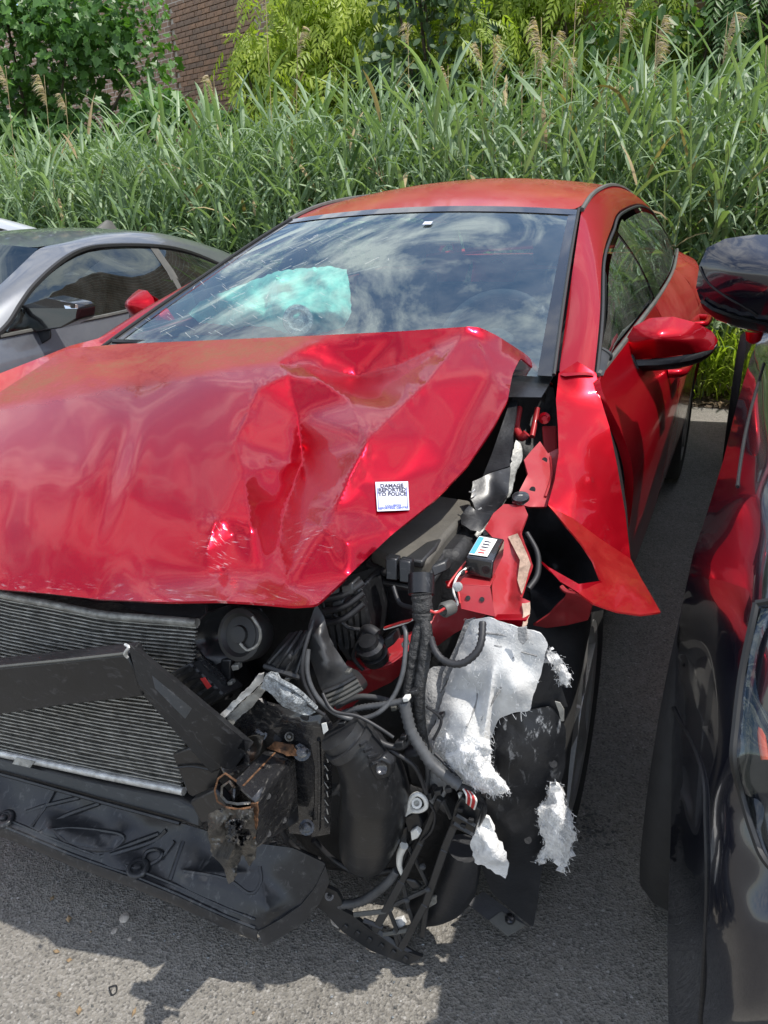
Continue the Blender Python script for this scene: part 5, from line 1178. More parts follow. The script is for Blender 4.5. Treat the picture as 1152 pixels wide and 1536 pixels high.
# felt wheel arch lining, torn
fe = Relief([(706, 930, -.30), (730, 925, -.31), (774, 940, -.33), (812, 950, -.335), (822, 964, -.33), (817, 990, -.335), (808, 1020, -.34), (799, 1044, -.35), (794, 1067, -.355), (775, 1068, -.36), (748, 1078, -.365), (736, 1108, -.37), (732, 1138, -.375), (744, 1160, -.39), (764, 1186, -.40), (752, 1192, -.40), (730, 1189, -.405), (712, 1186, -.41), (692, 1178, -.41), (664, 1156, -.40), (636, 1128, -.38), (640, 1110, -.375), (652, 1088, -.365), (668, 1035, -.34), (684, 985, -.32)],
   [(740, 1000, -.37), (700, 1090, -.42), (720, 1150, -.43), (770, 1030, -.38), (690, 1130, -.435), (720, 1040, -.35), (700, 1010, -.35), (670, 1110, -.405), (735, 1170, -.43), (760, 970, -.345)], [(25, 27, 29), (26, 30, 31)], sp=6, sm=2, rag=1.2, amp=.005, freq=22, seed=11)
feo = fe.build('felt_lining', M['felt'], car, .006, subd=1, label='torn white felt wheel arch lining')
fz = MB(); rn_ = random.Random(31)
for i in range(2600):                                   # pulled fibres, thicker towards the torn lower end and the edges
    j = rn_.randrange(len(fe.V)); x, y = fe.V[j]
    if rn_.random() > .12 + .88 * sst(1040, 1150, y): continue
    a = pt(x, y, fe.t[j] - .002); d = Vector((rn_.gauss(0, 1), rn_.gauss(-.3, .5), rn_.gauss(-.8, .8))).normalized() * rn_.uniform(.004, .014)
    b = a + d * .6 + Vector((rn_.gauss(0, .004), -.002, rn_.gauss(0, .003))); wv = Vector((.0003, 0, .00025)); fz.add([a - wv, a + wv, b + wv, b - wv, a + d], [(0, 1, 2, 3), (3, 2, 4)])
fz.build('fibres', M['fluff'], feo, False, recalc=False, kind='stuff')
for q in ([(716, 950), (752, 952), (800, 966)], [(710, 966), (750, 970), (806, 984)], [(690, 1000), (716, 1040), (700, 1090)], [(770, 985), (752, 1030), (722, 1080)]):
    MB().tube([fe.at(*a, -.0008) for a in q], .0018, 5).build('felt_crease', M['feltg'], feo)
Relief([(630, 1010, -.31), (650, 1000, -.30), (690, 1002, -.30), (668, 1050, -.33), (648, 1095, -.355), (632, 1118, -.36), (622, 1070, -.34)], [(650, 1050, -.345)], sp=7, sm=2, rag=1, amp=.008, freq=30, seed=2).build('felt_lining', M['feltg'], car, .006, label='dirty beige felt scrap')
Relief([(640, 1154, -.39), (656, 1162, -.395), (674, 1172, -.40), (664, 1200, -.40), (650, 1208, -.40), (640, 1196, -.395)], [], sp=6, sm=1, rag=2, amp=.008, freq=40).build('felt_lining', M['feltg'], car, .005)
Relief([(698, 930, -.29), (712, 926, -.29), (700, 960, -.305), (682, 1000, -.318), (660, 1040, -.335), (664, 1010, -.32), (684, 968, -.305)], [], sp=6, sm=1).build('felt_edge', M['feltg'], car, .004)
slab('pale_clip', [(776, 942, -.345), (790, 940, -.345), (791, 960, -.35), (784, 968, -.352), (777, 960, -.35)], BK * .003, 'feltg', b=.001)
t1 = Relief([(722, 1222, -.375), (734, 1228, -.375), (744, 1250, -.375), (760, 1278, -.37), (763, 1300, -.37), (758, 1318, -.36), (736, 1304, -.365), (712, 1294, -.375), (706, 1262, -.38), (712, 1240, -.38)], [(735, 1270, -.40), (745, 1290, -.395)], sp=5, sm=1, rag=2, amp=.014, freq=40, seed=5)
t1.build('felt_lining', M['fluff'], car, .006, label='pale felt tongue hanging below the connector')
tuft = []
def fluff(nm, outline, inner, seed, strands, **k):
    r = Relief(outline, inner, [], sp=4, sm=1, rag=2.6, amp=.024, freq=70, seed=seed)
    o = r.build(nm, M['fluff'], car, .012, **k)
    m = MB(); rn = random.Random(seed)
    for i in range(strands * 3):
        j = rn.randrange(len(r.V)); x, y = r.V[j]; a = pt(x, y, r.t[j] - .004); d = Vector((rn.gauss(0, 1), rn.gauss(-.2, .7), rn.gauss(-.5, 1))).normalized() * rn.uniform(.003, .010)
        b = a + d * .6 + Vector((rn.gauss(0, .004), -.002, rn.gauss(0, .004))); c = a + d; wv = Vector((.00028, 0, .00024)); m.add([a - wv, a + wv, b + wv, b - wv, c], [(0, 1, 2, 3), (3, 2, 4)])
    m.build('fibres', M['fluff'], o, False, recalc=False, kind='stuff')
    return o
fluff('wadding_tuft', [(834, 1172, -.335), (841, 1182, -.335), (846, 1200, -.335), (857, 1224, -.335), (863, 1256, -.33), (855, 1278, -.32), (846, 1310, -.31), (838, 1290, -.315), (822, 1286, -.32), (803, 1291, -.32), (818, 1266, -.33), (808, 1235, -.34), (808, 1210, -.345), (822, 1196, -.34)], [(835, 1220, -.385), (838, 1255, -.375)], 21, 420, label='fluffy white wadding tuft hanging over the asphalt')
fluff('wadding_tuft', [(819, 974, -.31), (834, 984, -.30), (850, 1002, -.29), (857, 1016, -.285), (850, 1029, -.29), (838, 1022, -.30), (836, 1006, -.305), (824, 992, -.31)], [(842, 1008, -.32)], 22, 120)
fluff('wadding_tuft', [(664, 1110, -.40), (700, 1095, -.405), (735, 1110, -.40), (738, 1150, -.41), (765, 1184, -.415), (735, 1192, -.42), (700, 1176, -.42), (672, 1150, -.415)], [(705, 1130, -.455), (725, 1165, -.45)], 23, 300, label='pulled out white wadding across the torn lining')
# black wheel liner hanging down
li = Relief([(748, 1080, -.335), (790, 1066, -.33), (826, 1060, -.315), (840, 1078, -.31), (849, 1092, -.305), (848, 1150, -.30), (840, 1180, -.30), (824, 1240, -.295), (812, 1310, -.29), (800, 1392, -.285), (770, 1368, -.29), (738, 1340, -.30), (722, 1300, -.32), (722, 1200, -.36), (736, 1130, -.35)],
   [(790, 1140, -.35), (770, 1250, -.335), (748, 1200, -.35), (760, 1320, -.315), (815, 1120, -.335)], [(17, 16, 18)], sp=8, sm=3, amp=.008, freq=16, seed=3)
lio = li.build('wheel_liner', M['liner'], car, .004, subd=1, attrs={'scuff': lambda x, y: sst(1170, 1090, y) * sst(740, 760, x) + .35 * sst(1260, 1180, y)}, label='black scuffed wheel arch liner hanging down')
Relief([(822, 966, -.30), (836, 1010, -.30), (852, 1060, -.295), (828, 1062, -.305), (792, 1068, -.32), (800, 1036, -.32), (812, 1000, -.315)], [], sp=8, sm=1).build('wheel_liner', M['liner'], car, .004)
for bx, by in ((830, 1146), (792, 1260)): c = li.at(bx, by, .004); MB().lathe(c, (CC - c).normalized(), [(-.003, .0065), (.002, .0065)], 12).build('liner_hole', M['dark'], lio)
slab('liner_clip', [(832, 1052, -.315), (840, 1054, -.315), (846, 1064, -.315), (846, 1082, -.315), (841, 1082, -.315), (838, 1068, -.315)], BK * .002, 'alud', lio, b=.0006)
fo = Relief([(700, 1354, 'z', .075), (725, 1337, 'z', .085), (760, 1362, 'z', .07), (789, 1387, 'z', .05), (762, 1404, 'z', .04), (735, 1382, 'z', .055)], [], sp=6, sm=0)
foo = fo.build('liner_foot', M['liner'], car, .006); slab('foot_plate', [(733, 1380, 'z', .06), (752, 1366, 'z', .068), (788, 1387, 'z', .053), (762, 1404, 'z', .043)], Vector((0, 0, -.003)), 'gtrim', foo, b=.001)
c = fo.at(765, 1379, .004); MB().lathe(c, (0, -.3, 1), [(0, .011), (.006, .010), (.008, .005)], 8).build('bolt', M['blackm'], foo)
# wiring loom
def taped(pts, r, name='wiring_loom'):
    P_ = spline([p(*a) for a in pts], 10); return MB().tube(P_, lambda u: r * (1 + .16 * noise.noise(Vector((u * 40, r * 900, 0)))), 9, smooth=False).build(name, M['tape'], car)
taped([(632, 890, -.335), (634, 915, -.345), (634, 930, -.35)], .017)
taped([(634, 925, -.35), (624, 965, -.37), (617, 1005, -.385), (613, 1045, -.40), (612, 1060, -.405)], .0105)
taped([(634, 925, -.35), (640, 950, -.365), (636, 995, -.385), (629, 1040, -.40), (632, 1100, -.40), (640, 1130, -.405)], .0100)
wire([(606, 1053, -.425), (612, 1080, -.43), (620, 1104, -.435), (650, 1148, -.44), (693, 1181, -.44)], .0105, 'conduit', 'corrugated_conduit', corr=.0045, n=12)
wire([(646, 956, -.365), (652, 975, -.385), (666, 991, -.395), (690, 996, -.395), (712, 982, -.385), (722, 962, -.37), (724, 930, -.345)], .0065, 'wire', 'corrugated_conduit', corr=.004, n=10)
wire([(462, 974, -.46), (461, 1010, -.475), (472, 1040, -.48), (492, 1062, -.475), (520, 1077, -.46), (548, 1077, -.45), (572, 1066, -.44), (592, 1042, -.42), (605, 1005, -.40), (609, 955, -.37), (606, 940, -.355)], .0042, 'conduit')
wire([(470, 930, -.44), (456, 980, -.475), (455, 1020, -.485), (472, 1055, -.485)], .0035)
wire([(514, 1070, -.44), (540, 1062, -.435), (575, 1057, -.43), (606, 1051, -.425)], .0058, 'conduit', 'corrugated_conduit', corr=.0035, n=10)
wire([(505, 1060, -.40), (535, 1046, -.39), (560, 1046, -.385), (585, 1052, -.39), (600, 1060, -.40)], .005, 'conduit')
wire([(525, 1082, -.45), (548, 1092, -.455), (572, 1114, -.455), (598, 1121, -.445), (612, 1112, -.435), (618, 1096, -.43)], .0055)
wire([(560, 1110, -.455), (590, 1128, -.45), (622, 1150, -.44), (640, 1190, -.43)], .004)
wire([(577, 942, -.33), (600, 934, -.335), (622, 928, -.34), (638, 915, -.35), (654, 919, -.345), (668, 912, -.335)], .0024, 'redw')
wire([(576, 944, -.33), (610, 934, -.335), (636, 921, -.35), (664, 916, -.337)], .0016, 'white')
wire([(715, 845, -.20), (700, 852, -.235), (686, 865, -.27), (680, 885, -.29), (686, 906, -.30), (676, 916, -.32)], .0020, 'white')
wire([(718, 846, -.20), (702, 856, -.235), (684, 870, -.27), (688, 890, -.295), (690, 905, -.305)], .0020, 'redw')
wire([(700, 842, -.21), (690, 854, -.24), (676, 872, -.27), (672, 880, -.28)], .0022, 'redw')
Relief([(668, 872, -.26), (682, 866, -.26), (688, 874, -.26), (678, 882, -.265), (670, 882, -.265)], [], sp=4, sm=0, rag=1.5, amp=.006, freq=60).build('torn_red_tab', M['red'], car, .003)
MB().lathe(p(688, 880, -.30), Vector((-.2, -.9, .3)), [(0, .008), (.005, .008), (.006, .004)], 10).build('clip', M['alu'], car)
cn = MB().lathe(p(671, 913, -.325), Vector((-.3, -.8, .1)), [(-.012, .008), (-.012, .012), (.008, .013), (.012, .010), (.006, .008)], 14).build('round_connector', M['gtrim'], car)
wire([(409, 1266, -.42), (418, 1288, -.42), (430, 1306, -.425), (452, 1332, -.44), (470, 1341, -.44)], .0085, 'conduit', 'drain_hose')
wire([(508, 1357, -.41), (540, 1353, -.405), (565, 1338, -.40), (585, 1320, -.395), (597, 1304, -.39)], .0095, 'conduit', 'corrugated_conduit', corr=.0042, n=12)
wire([(600, 1302, -.39), (612, 1270, -.385), (625, 1240, -.385), (640, 1205, -.39), (652, 1180, -.40)], .006)
wire([(638, 1130, -.40), (642, 1165, -.40), (636, 1196, -.40)], .0045, 'conduit')
# connectors
slab('black_connector', [(604, 1226, -.42), (626, 1218, -.415), (634, 1240, -.41), (612, 1250, -.415)], BK * .03, 'blackp', b=.003)
slab('black_connector', [(598, 1245, -.415), (612, 1240, -.41), (610, 1266, -.405), (598, 1268, -.405)], BK * .02, 'blackp', b=.003)
rg = MB(); rc = p(625, 1205, -.43)
rg.tube([p(612, 1214, -.43), p(616, 1198, -.432), p(626, 1191, -.432), p(637, 1198, -.43), p(639, 1210, -.428), p(630, 1216, -.428), p(616, 1216, -.43)], .004, 8); rg.lathe(rc, (CC - rc).normalized(), [(-.003, .009), (.004, .009), (.004, .005), (-.003, .005)], 14)
rg.bar(p(606, 1220, -.43), p(618, 1212, -.43), .012, .006); rg.build('white_ring_clip', M['white'], car)
slab('white_plug', [(615, 1248, -.42), (624, 1243, -.42), (630, 1252, -.42), (626, 1258, -.42), (617, 1262, -.42)], BK * .012, 'white', b=.002)
MB().tube([p(606, 1268, -.41), p(600, 1282, -.405), p(599, 1298, -.40), p(604, 1312, -.395)], lambda u: .008 * (1 - .5 * u), 8).build('white_tape', M['white'], car)
kb = slab('connector_block', [(682, 1210, -.44), (692, 1196, -.44), (722, 1216, -.435), (710, 1256, -.425), (674, 1240, -.43)], BK * .03, 'blackp', b=.003, label='black multi pin connector block with cut red wires')
for a, b in (((684, 1222), (712, 1238)), ((680, 1234), (709, 1252))): MB().bar(p(*a, -.445), p(*b, -.438), .005, .010).build('block_rib', M['greyp'], kb)
for bx, by in ((690, 1216), (706, 1232), (694, 1240)): slab('block_slot', [(bx - 4, by - 3, -.446), (bx + 4, by - 1, -.445), (bx + 3, by + 4, -.444), (bx - 5, by + 2, -.445)], BK * .006, 'dark', kb, b=.001)
for k in range(7): wire([(695 + 2 * k, 1184 + k * .8, -.445), (700 + 2.4 * k, 1193 + 1.2 * k, -.455), (700 + 1.9 * k, 1204 + 1.6 * k, -.445)], .0017, 'redw' if k % 3 else 'white')
wire([(684, 1178, -.435), (702, 1184, -.43), (718, 1196, -.42), (726, 1214, -.405), (716, 1236, -.39)], .006, 'wire', 'loom_sleeve')
wire([(690, 1190, -.42), (695, 1210, -.42), (700, 1226, -.41)], .004, 'white')
# dangling headlight carrier: plastic lattice
lt = empty('headlight_carrier', (0, 0, 0), 0, car)
def lbar(a, b, w_=.010, h_=.014, m='greyp', nm='lattice_bar'):
    return bev(MB().bar(p(*a), p(*b), w_ * 1.35, h_).build(nm, M[m], lt_m, False), .0015, 1)
lm0 = MB(); lm0.bar(p(512, 1366, -.405), p(626, 1434, -.388), .012, .016); lt_m = lm0.build('headlight_carrier', M['blackp'], car, label='broken black lattice headlight carrier dangling to the ground'); bpy.data.objects.remove(lt)
bev(lt_m, .003)
lbar((700, 1192, -.405), (668, 1270, -.395), .010, .018); lbar((668, 1270, -.395), (640, 1352, -.39), .010, .020); lbar((640, 1352, -.39), (604, 1418, -.395), .010, .022)
lbar((660, 1196, -.40), (632, 1262, -.395), .008); lbar((632, 1262, -.395), (604, 1320, -.395), .009); lbar((604, 1320, -.395), (563, 1394, -.405), .011)
lbar((612, 1268, -.39), (643, 1330, -.39), .006); lbar((604, 1322, -.395), (612, 1360, -.395), .006); lbar((612, 1360, -.395), (622, 1392, -.395), .006)
lbar((585, 1360, -.40), (642, 1334, -.39), .006); lbar((532, 1372, -.412), (584, 1366, -.40), .007, m='gtrim'); lbar((583, 1364, -.40), (602, 1412, -.398), .006)
lbar((572, 1402, -.403), (622, 1394, -.395), .006, m='gtrim'); lbar((592, 1398, -.40), (598, 1422, -.398), .006); lbar((566, 1396, -.405), (604, 1424, -.398), .008)
lbar((664, 1198, -.40), (676, 1226, -.40), .006); lbar((640, 1352, -.39), (634, 1402, -.39), .008); lbar((545, 1380, -.41), (575, 1392, -.405), .007)
for bx, by in ((634, 1300), (610, 1350), (594, 1396), (666, 1204), (586, 1362), (642, 1334)):
    c = p(bx, by, -.398); MB().lathe(c, (CC - c).normalized(), [(-.008, .006), (.008, .006), (.010, .003)], 10).build('lattice_node', M['greyp'], lt_m)
er = Relief([(452, 1346, -.43), (470, 1340, -.43), (490, 1331, -.425), (505, 1338, -.42), (512, 1350, -.418), (514, 1366, -.414), (530, 1374, -.41), (560, 1398, -.405), (600, 1424, -.398), (634, 1436, -.395), (612, 1448, -.397), (556, 1426, -.405), (514, 1398, -.414), (486, 1368, -.422)], [], sp=6, sm=1)
er.build('carrier_flange', M['greyp'], lt_m, .008)
c = er.at(494, 1344, .002); MB().lathe(c, (CC - c).normalized(), [(-.002, .009), (.003, .009), (.003, .005), (-.002, .005)], 14).build('carrier_eye', M['blackm'], lt_m)
for k in range(6): bev(MB().bar(er.at(520 + 18 * k, 1388 + 9.5 * k, .003), er.at(516 + 18 * k, 1394 + 9.5 * k, .003), .009, .004).build('carrier_tooth', M['greyp'], lt_m, False), .001, 1)
for k in range(3): bev(MB().bar(p(622 + 3 * k, 1378 + 10 * k, -.385), p(632 + 3 * k, 1382 + 10 * k, -.38), .010, .010).build('carrier_clip', M['gtrim'], lt_m, False), .001, 1)
slab('pale_bush', [(590, 1382, -.395), (603, 1378, -.39), (608, 1388, -.39), (596, 1396, -.395)], BK * .01, 'felt', lt_m, b=.002)
slab('dark_clip', [(604, 1318, -.40), (622, 1322, -.395), (632, 1332, -.392), (618, 1334, -.395)], BK * .008, 'greyp', lt_m)

# small clips, studs and stray wires among the wreckage
for i, (x, y, b_, sz, m_) in enumerate(((455, 1078, -.485, 7, 'greyp'), (512, 1088, -.47, 6, 'blackp'), (545, 1100, -.46, 6, 'gtrim'), (598, 1118, -.455, 7, 'greyp'), (604, 1108, -.45, 5, 'blackp'), (352, 1002, -.475, 6, 'alud'), (344, 1026, -.485, 4, 'alud'), (386, 1018, -.48, 5, 'blackp'), (590, 1064, -.41, 5, 'gtrim'), (660, 1076, -.40, 5, 'greyp'), (620, 1040, -.42, 6, 'blackp'), (608, 1050, -.435, 5, 'white'), (640, 1196, -.425, 8, 'blackp'), (656, 1190, -.42, 6, 'greyp'), (672, 1186, -.43, 6, 'wire'), (520, 1010, -.45, 4, 'gtrim'), (430, 1020, -.48, 4, 'alud'), (560, 1000, -.34, 6, 'blackp'), (606, 968, -.33, 5, 'alud'), (690, 862, -.26, 5, 'greyp'), (728, 800, -.04, 5, 'alud'), (752, 776, .0, 4, 'alud'))):
    slab('small_clip', [(x - sz, y - sz * .5, b_), (x + sz * .8, y - sz * .7, b_), (x + sz, y + sz * .5, b_), (x - sz * .6, y + sz * .8, b_)], BK * .012, m_, b=.0015)
for q, r_, m_ in (([(400, 1010, -.48), (420, 1030, -.50), (452, 1050, -.505), (486, 1072, -.49)], .003, 'wire'), ([(484, 1040, -.47), (500, 1066, -.48), (536, 1074, -.47), (566, 1090, -.465), (590, 1106, -.46)], .003, 'wire'),
        ([(640, 1060, -.41), (662, 1080, -.40), (650, 1110, -.41)], .0025, 'wire'), ([(470, 1260, -.40), (500, 1290, -.38), (540, 1310, -.37), (590, 1306, -.37)], .006, 'wire'), ([(420, 1240, -.44), (440, 1270, -.42), (480, 1290, -.40)], .005, 'wire'),
        ([(556, 938, -.32), (540, 960, -.33), (530, 985, -.335), (545, 1005, -.335)], .004, 'wire'), ([(500, 920, -.345), (520, 940, -.34), (540, 944, -.335)], .0035, 'wire'), ([(652, 1130, -.42), (672, 1150, -.425), (690, 1170, -.43)], .003, 'wire'), ([(590, 880, -.29), (600, 905, -.31), (622, 912, -.33)], .004, 'wire'), ([(640, 1200, -.42), (652, 1220, -.415), (648, 1245, -.41), (632, 1262, -.405)], .0025, 'wire')):
    wire(q, r_, m_)
# ================================================================== NEIGHBOURING CARS
def sedan(name, label, dy, dx, zs, paint, tinted, detail=True):
    """a two door car whose left flank faces the wreck; coordinates in the wreck's frame, moved by dx, dy"""
    o0 = Vector((-2.42 + dy, 0 + dx, 0)); root = tag(empty(name, c2w(o0), -CARW), label, 'car')
    YC = -2.42
    def L(x, y, z): return Vector((y - YC, x, z * (zs if z > .5 else 1)))
    def C(pts): return crv_l([L(*q) for q in pts])
    def crv_l(P0):
        P = spline(P0, 10); d = [0]
        for a, b in zip(P, P[1:]): d.append(d[-1] + (b - a).length)
        def f(t):
            s = t * d[-1]
            for i in range(len(P) - 1):
                if d[i + 1] >= s or i == len(P) - 2: return P[i].lerp(P[i + 1], (s - d[i]) / (d[i + 1] - d[i] + 1e-9))
        return f
    mi = lambda v: Vector((-v.x, v.y, v.z))
    dlo = C([(.80, -1.62, .955), (.87, -1.63, .985), (1.09, -1.68, 1.12), (1.38, -1.74, 1.225), (1.64, -1.78, 1.25), (2.07, -1.79, 1.22), (2.39, -1.80, 1.15), (2.75, -1.78, 1.01)])
    wed = C([(.58, -1.72, .96), (.97, -1.78, 1.115), (1.32, -1.86, 1.262)])
    rof = C([(1.32, -1.86, 1.262), (1.75, -1.90, 1.305), (2.2, -1.91, 1.285), (2.7, -1.90, 1.17), (3.2, -1.86, .99)])
    bl_ = C([(.80, -1.62, .955), (1.25, -1.62, .955), (1.54, -1.62, .957), (2.1, -1.63, .975), (2.75, -1.66, 1.01), (3.3, -1.66, .97)])
    for sg in (1, -1):
        F = (lambda r: r) if sg > 0 else (lambda r: [[mi(v) for v in q] for q in r])
        a = lambda t: dlo(.02 + t * .56); rows = []
        for i in range(15):
            t = i / 14; u, v = wed(t), dlo(.02 + .40 * t); n = Vector((.008, -.006, .01)); rows.append([u, u.lerp(v, .3) + n, u.lerp(v, .7) + n, v])
        for i in range(1, 18):
            t = i / 17; u, v = rof(t * .82), dlo(.42 + .58 * t); n = Vector((.01, 0, .014)); rows.append([u, u.lerp(v, .3) + n, u.lerp(v, .7) + n, v])
        sub(MB().grid(F(rows)).build('roof_side', paint, root), 1)
        def at_x(f, x):
            lo, hi = 0., 1.
            for _ in range(22):
                m_ = (lo + hi) / 2
                if f(m_).y < x: lo = m_
                else: hi = m_
            return f(lo)
        for x0, x1 in ((.86, 1.98), (2.02, 2.66)):
            rows = []
            for i in range(13):
                x = x0 + (x1 - x0) * i / 12; b_, t_ = at_x(bl_, x), at_x(dlo, x); t_ = t_ + (b_ - t_) * .06; rows.append([b_ + Vector((.0, 0, .006)), b_.lerp(t_, .5) + Vector((.012, 0, 0)), t_])
            MB().grid(F(rows)).build('side_window', tinted, root)
        MB().grid(F([[at_x(bl_, x), at_x(bl_, x).lerp(at_x(dlo, x), .5) + Vector((.014, 0, 0)), at_x(dlo, x)] for x in (1.97, 2.03)])).build('middle_pillar', M['gtrim'], root)
        MB().tube([(dlo(t / 20) if sg > 0 else mi(dlo(t / 20))) + Vector((.003 * sg, 0, 0)) for t in range(21)], .012, 6).build('window_seal', M['seal'], root)
        MB().tube([(at_x(bl_, x) if sg > 0 else mi(at_x(bl_, x))) + Vector((.004 * sg, 0, 0)) for x in np.linspace(.82, 2.7, 14)], .009, 6).build('belt_trim', M['gtrim'], root)
        # flank
        def flk(x, z):
            w = np.interp(z, [.18, .30, .50, .70, .82, .90, .955], [1.60, 1.575, 1.555, 1.545, 1.56, 1.60, 1.62])
            y = -w - max(0, -.35 - x) ** 2 * .5 - max(0, x - 3.1) ** 2 * .3; return L(x, y, z)
        top = lambda x: np.interp(x, [-.75, -.3, .2, .8, 2.0, 2.75, 3.3, 3.55], [.66, .76, .86, .955, .97, 1.01, .97, .93])
        rows = []
        for x in np.linspace(-.72, 3.55, 52):
            zl = .2
            for cxx in (0, 2.57):
                dd = .34 ** 2 - (x - cxx) ** 2
                if dd > 0: zl = max(zl, .31 + math.sqrt(dd))
            rows.append([flk(x, zl + (top(x) - zl) * j / 9) for j in range(10)])
        MB().grid(F(rows)).build('flank', paint, root)
        rows = []
        for x in np.linspace(-.72, .62, 14):
            e = flk(x, top(x)); rows.append([e, Vector((e.x * .85, x, e.z + .03)), Vector((e.x * .5, x - .04, e.z + .035)), Vector((0, x - .05, e.z + .025))])
        sub(MB().grid(F(rows)).build('bonnet_half', paint, root), 1)
        rows = []
        for x in np.linspace(2.95, 3.55, 6):
            e = flk(x, top(x)); rows.append([e, Vector((e.x * .8, x, e.z + .015)), Vector((0, x, e.z + .03))])
        MB().grid(F(rows)).build('boot_half', paint, root)
        for x in (0, 2.57): wheel(root, (sg * .75, x, .31), .31, side=sg)
        # mirror
        if detail:
            mm_ = (lambda v: v) if sg > 0 else mi
            mv = lambda px, py, x: mm_(p(px, py, x) - Vector((YC + dy, dx, 0)))
            hs = MB(); q = [(18, 476, .98), (30, 460, .99), (70, 447, 1.0), (112, 456, 1.04), (119, 462, 1.05), (117, 480, 1.04), (90, 492, 1.0), (55, 498, .98), (24, 494, .97)]
            hs.prism([mv(*a) for a in q], Vector((0, .10, 0))); ho_ = hs.build('mirror', M['gloss'], root); autosm(ho_, 35); bev(ho_, .012, 3)
            hs = MB(); hs.prism([mv(*a) for a in ((40, 495, 1.0), (75, 494, 1.01), (77, 508, 1.01), (62, 517, 1.0), (44, 516, 1.0), (38, 505, 1.0))], Vector((-.05 * sg, .05, 0))); bev(hs.build('mirror_foot', M['blackp'], ho_), .006)
            hs = MB(); hs.grid([[mv(x, y, .975 + .0005 * (x - 20)) for y in (449 + (70 - x) * .25 if x < 70 else 447 + (x - 70) * .2, 462)] for x in (34, 50, 70, 90, 112)]); solid(hs.build('mirror_cap', M['gloss'], ho_), .01)
            MB().hexa([mv(96, 458, 1.0), mv(117, 457, 1.03), mv(117, 463, 1.03), mv(98, 463, 1.0)] + [mv(96, 458, 1.02), mv(117, 457, 1.05), mv(117, 463, 1.05), mv(98, 463, 1.02)]).build('mirror_lamp', M['chrome'], ho_)
    rows = []
    for i in range(13):
        t = i / 12 * .84; e = rof(t); rows.append([Vector((e.x * s, e.y - .07 * (1 - s * s) * max(0, 1 - 4 * t), e.z + .03 * (1 - s * s))) for s in np.linspace(-1, 1, 11)])
    sub(MB().grid(rows).build('roof', paint, root), 1)
    MB().grid([[Vector((wed(t / 8).x * s, wed(t / 8).y - .09 * (1 - s * s), wed(t / 8).z + (.02 + .02 * t / 8) * (1 - s * s))) for s in np.linspace(-1, 1, 13)] for t in range(9)]).build('windscreen', tinted, root)
    MB().grid([[Vector((rof(.84 + .16 * t / 4).x * s, rof(.84 + .16 * t / 4).y + .05 * (1 - s * s), rof(.84 + .16 * t / 4).z + .03 * (1 - s * s))) for s in np.linspace(-1, 1, 9)] for t in range(5)]).build('rear_window', tinted, root)
    MB().box((0, 1.7, .6), 1.45, 2.0, .6).build('cabin', M['dash'], root)
    fr = MB(); fr.grid([[Vector((s * .76, -.72 + .18 * s * s - .02 * k, z)) for s in np.linspace(-1, 1, 9)] for k, z in enumerate((.70, .55, .4, .2))]); fr.build('front_bumper', paint, root)
    fr = MB(); fr.grid([[Vector((s * .76, 3.55 - .12 * s * s + .01 * k, z)) for s in np.linspace(-1, 1, 9)] for k, z in enumerate((.95, .7, .45, .2))]); fr.build('rear_bumper', paint, root)
    if detail:
        fc = p(158, 340, 2.45) - Vector((YC + dy, dx, 0)); fin = MB()
        fin.grid([[Vector((fc.x + w_, fc.y + x, fc.z + z - .02)) for w_, z in ((-.022, 0), (-.012, h * .7), (0, h), (.012, h * .7), (.022, 0))] for x, h in ((-.09, .004), (-.04, .035), (.02, .058), (.06, .05), (.075, .004))])
        fin.build('roof_aerial', M['gtrim'], root)
    return root
sedan('grey_coupe', 'dark grey two door coupe with tinted windows left of the wrecked red car', 0, 0, 1, M['grey_paint'], M['tint'])
sedan('silver_car', 'silver car almost hidden behind the grey coupe at the left edge', -1.75, .3, 1.11, M['silver_paint'], M['tint'], False)

# ---- black SUV at the right edge
suv = tag(empty('black_suv', ORI, -CARW), 'shiny black suv parked tight beside the wreck at the right edge', 'suv')
SO = [(1003, 1580, 'z', .16), (1001, 1400, 'z', .34), (1006, 1250, 'z', .45), (1008, 1100, 'z', .55), (1010, 1030, 'z', .60), (1015, 960, 'z', .66), (1027, 890, 'z', .745), (1040, 830, 'z', .81), (1062, 765, 'z', .87), (1085, 690, 'z', .92), (1107, 600, 'z', .965), (1125, 540, 'z', 1.01), (1142, 495, 'z', 1.06),
      (1230, 480, 'z', 1.09), (1330, 490, 'z', 1.13), (1330, 640, 'z', 1.03), (1330, 800, 'z', .975), (1330, 1000, 'z', .88), (1330, 1150, 'z', .78), (1330, 1320, 'z', .63), (1330, 1580, 'z', .42)]
SI = [(1060, 1560, 'z', .34), (1062, 1400, 'z', .53), (1064, 1300, 'z', .62), (1066, 1200, 'z', .685), (1076, 1050, 'z', .775), (1088, 950, 'z', .84), (1096, 850, 'z', .90), (1108, 740, 'z', .955), (1124, 670, 'z', .98), (1141, 600, 'z', 1.01),
      (1112, 1540, 'z', .46), (1114, 1400, 'z', .60), (1108, 1280, 'z', .665), (1097, 1140, 'z', .77), (1108, 1010, 'z', .845), (1123, 935, 'z', .90), (1139, 880, 'z', .935), (1155, 800, 'z', .97), (1172, 700, 'z', 1.01),
      (1160, 1340, 'z', .65), (1200, 1400, 'z', .62), (1200, 1200, 'z', .75), (1200, 1000, 'z', .90), (1230, 800, 'z', .99), (1040, 1000, 'z', .72), (1036, 1150, 'z', .62), (1034, 1300, 'z', .53), (1060, 880, 'z', .83)]
n0 = len(SO)
sv = Relief(SO, SI, [], sp=7, sm=22)
svo = sv.build('front_wing', M['navy'], suv, .01)
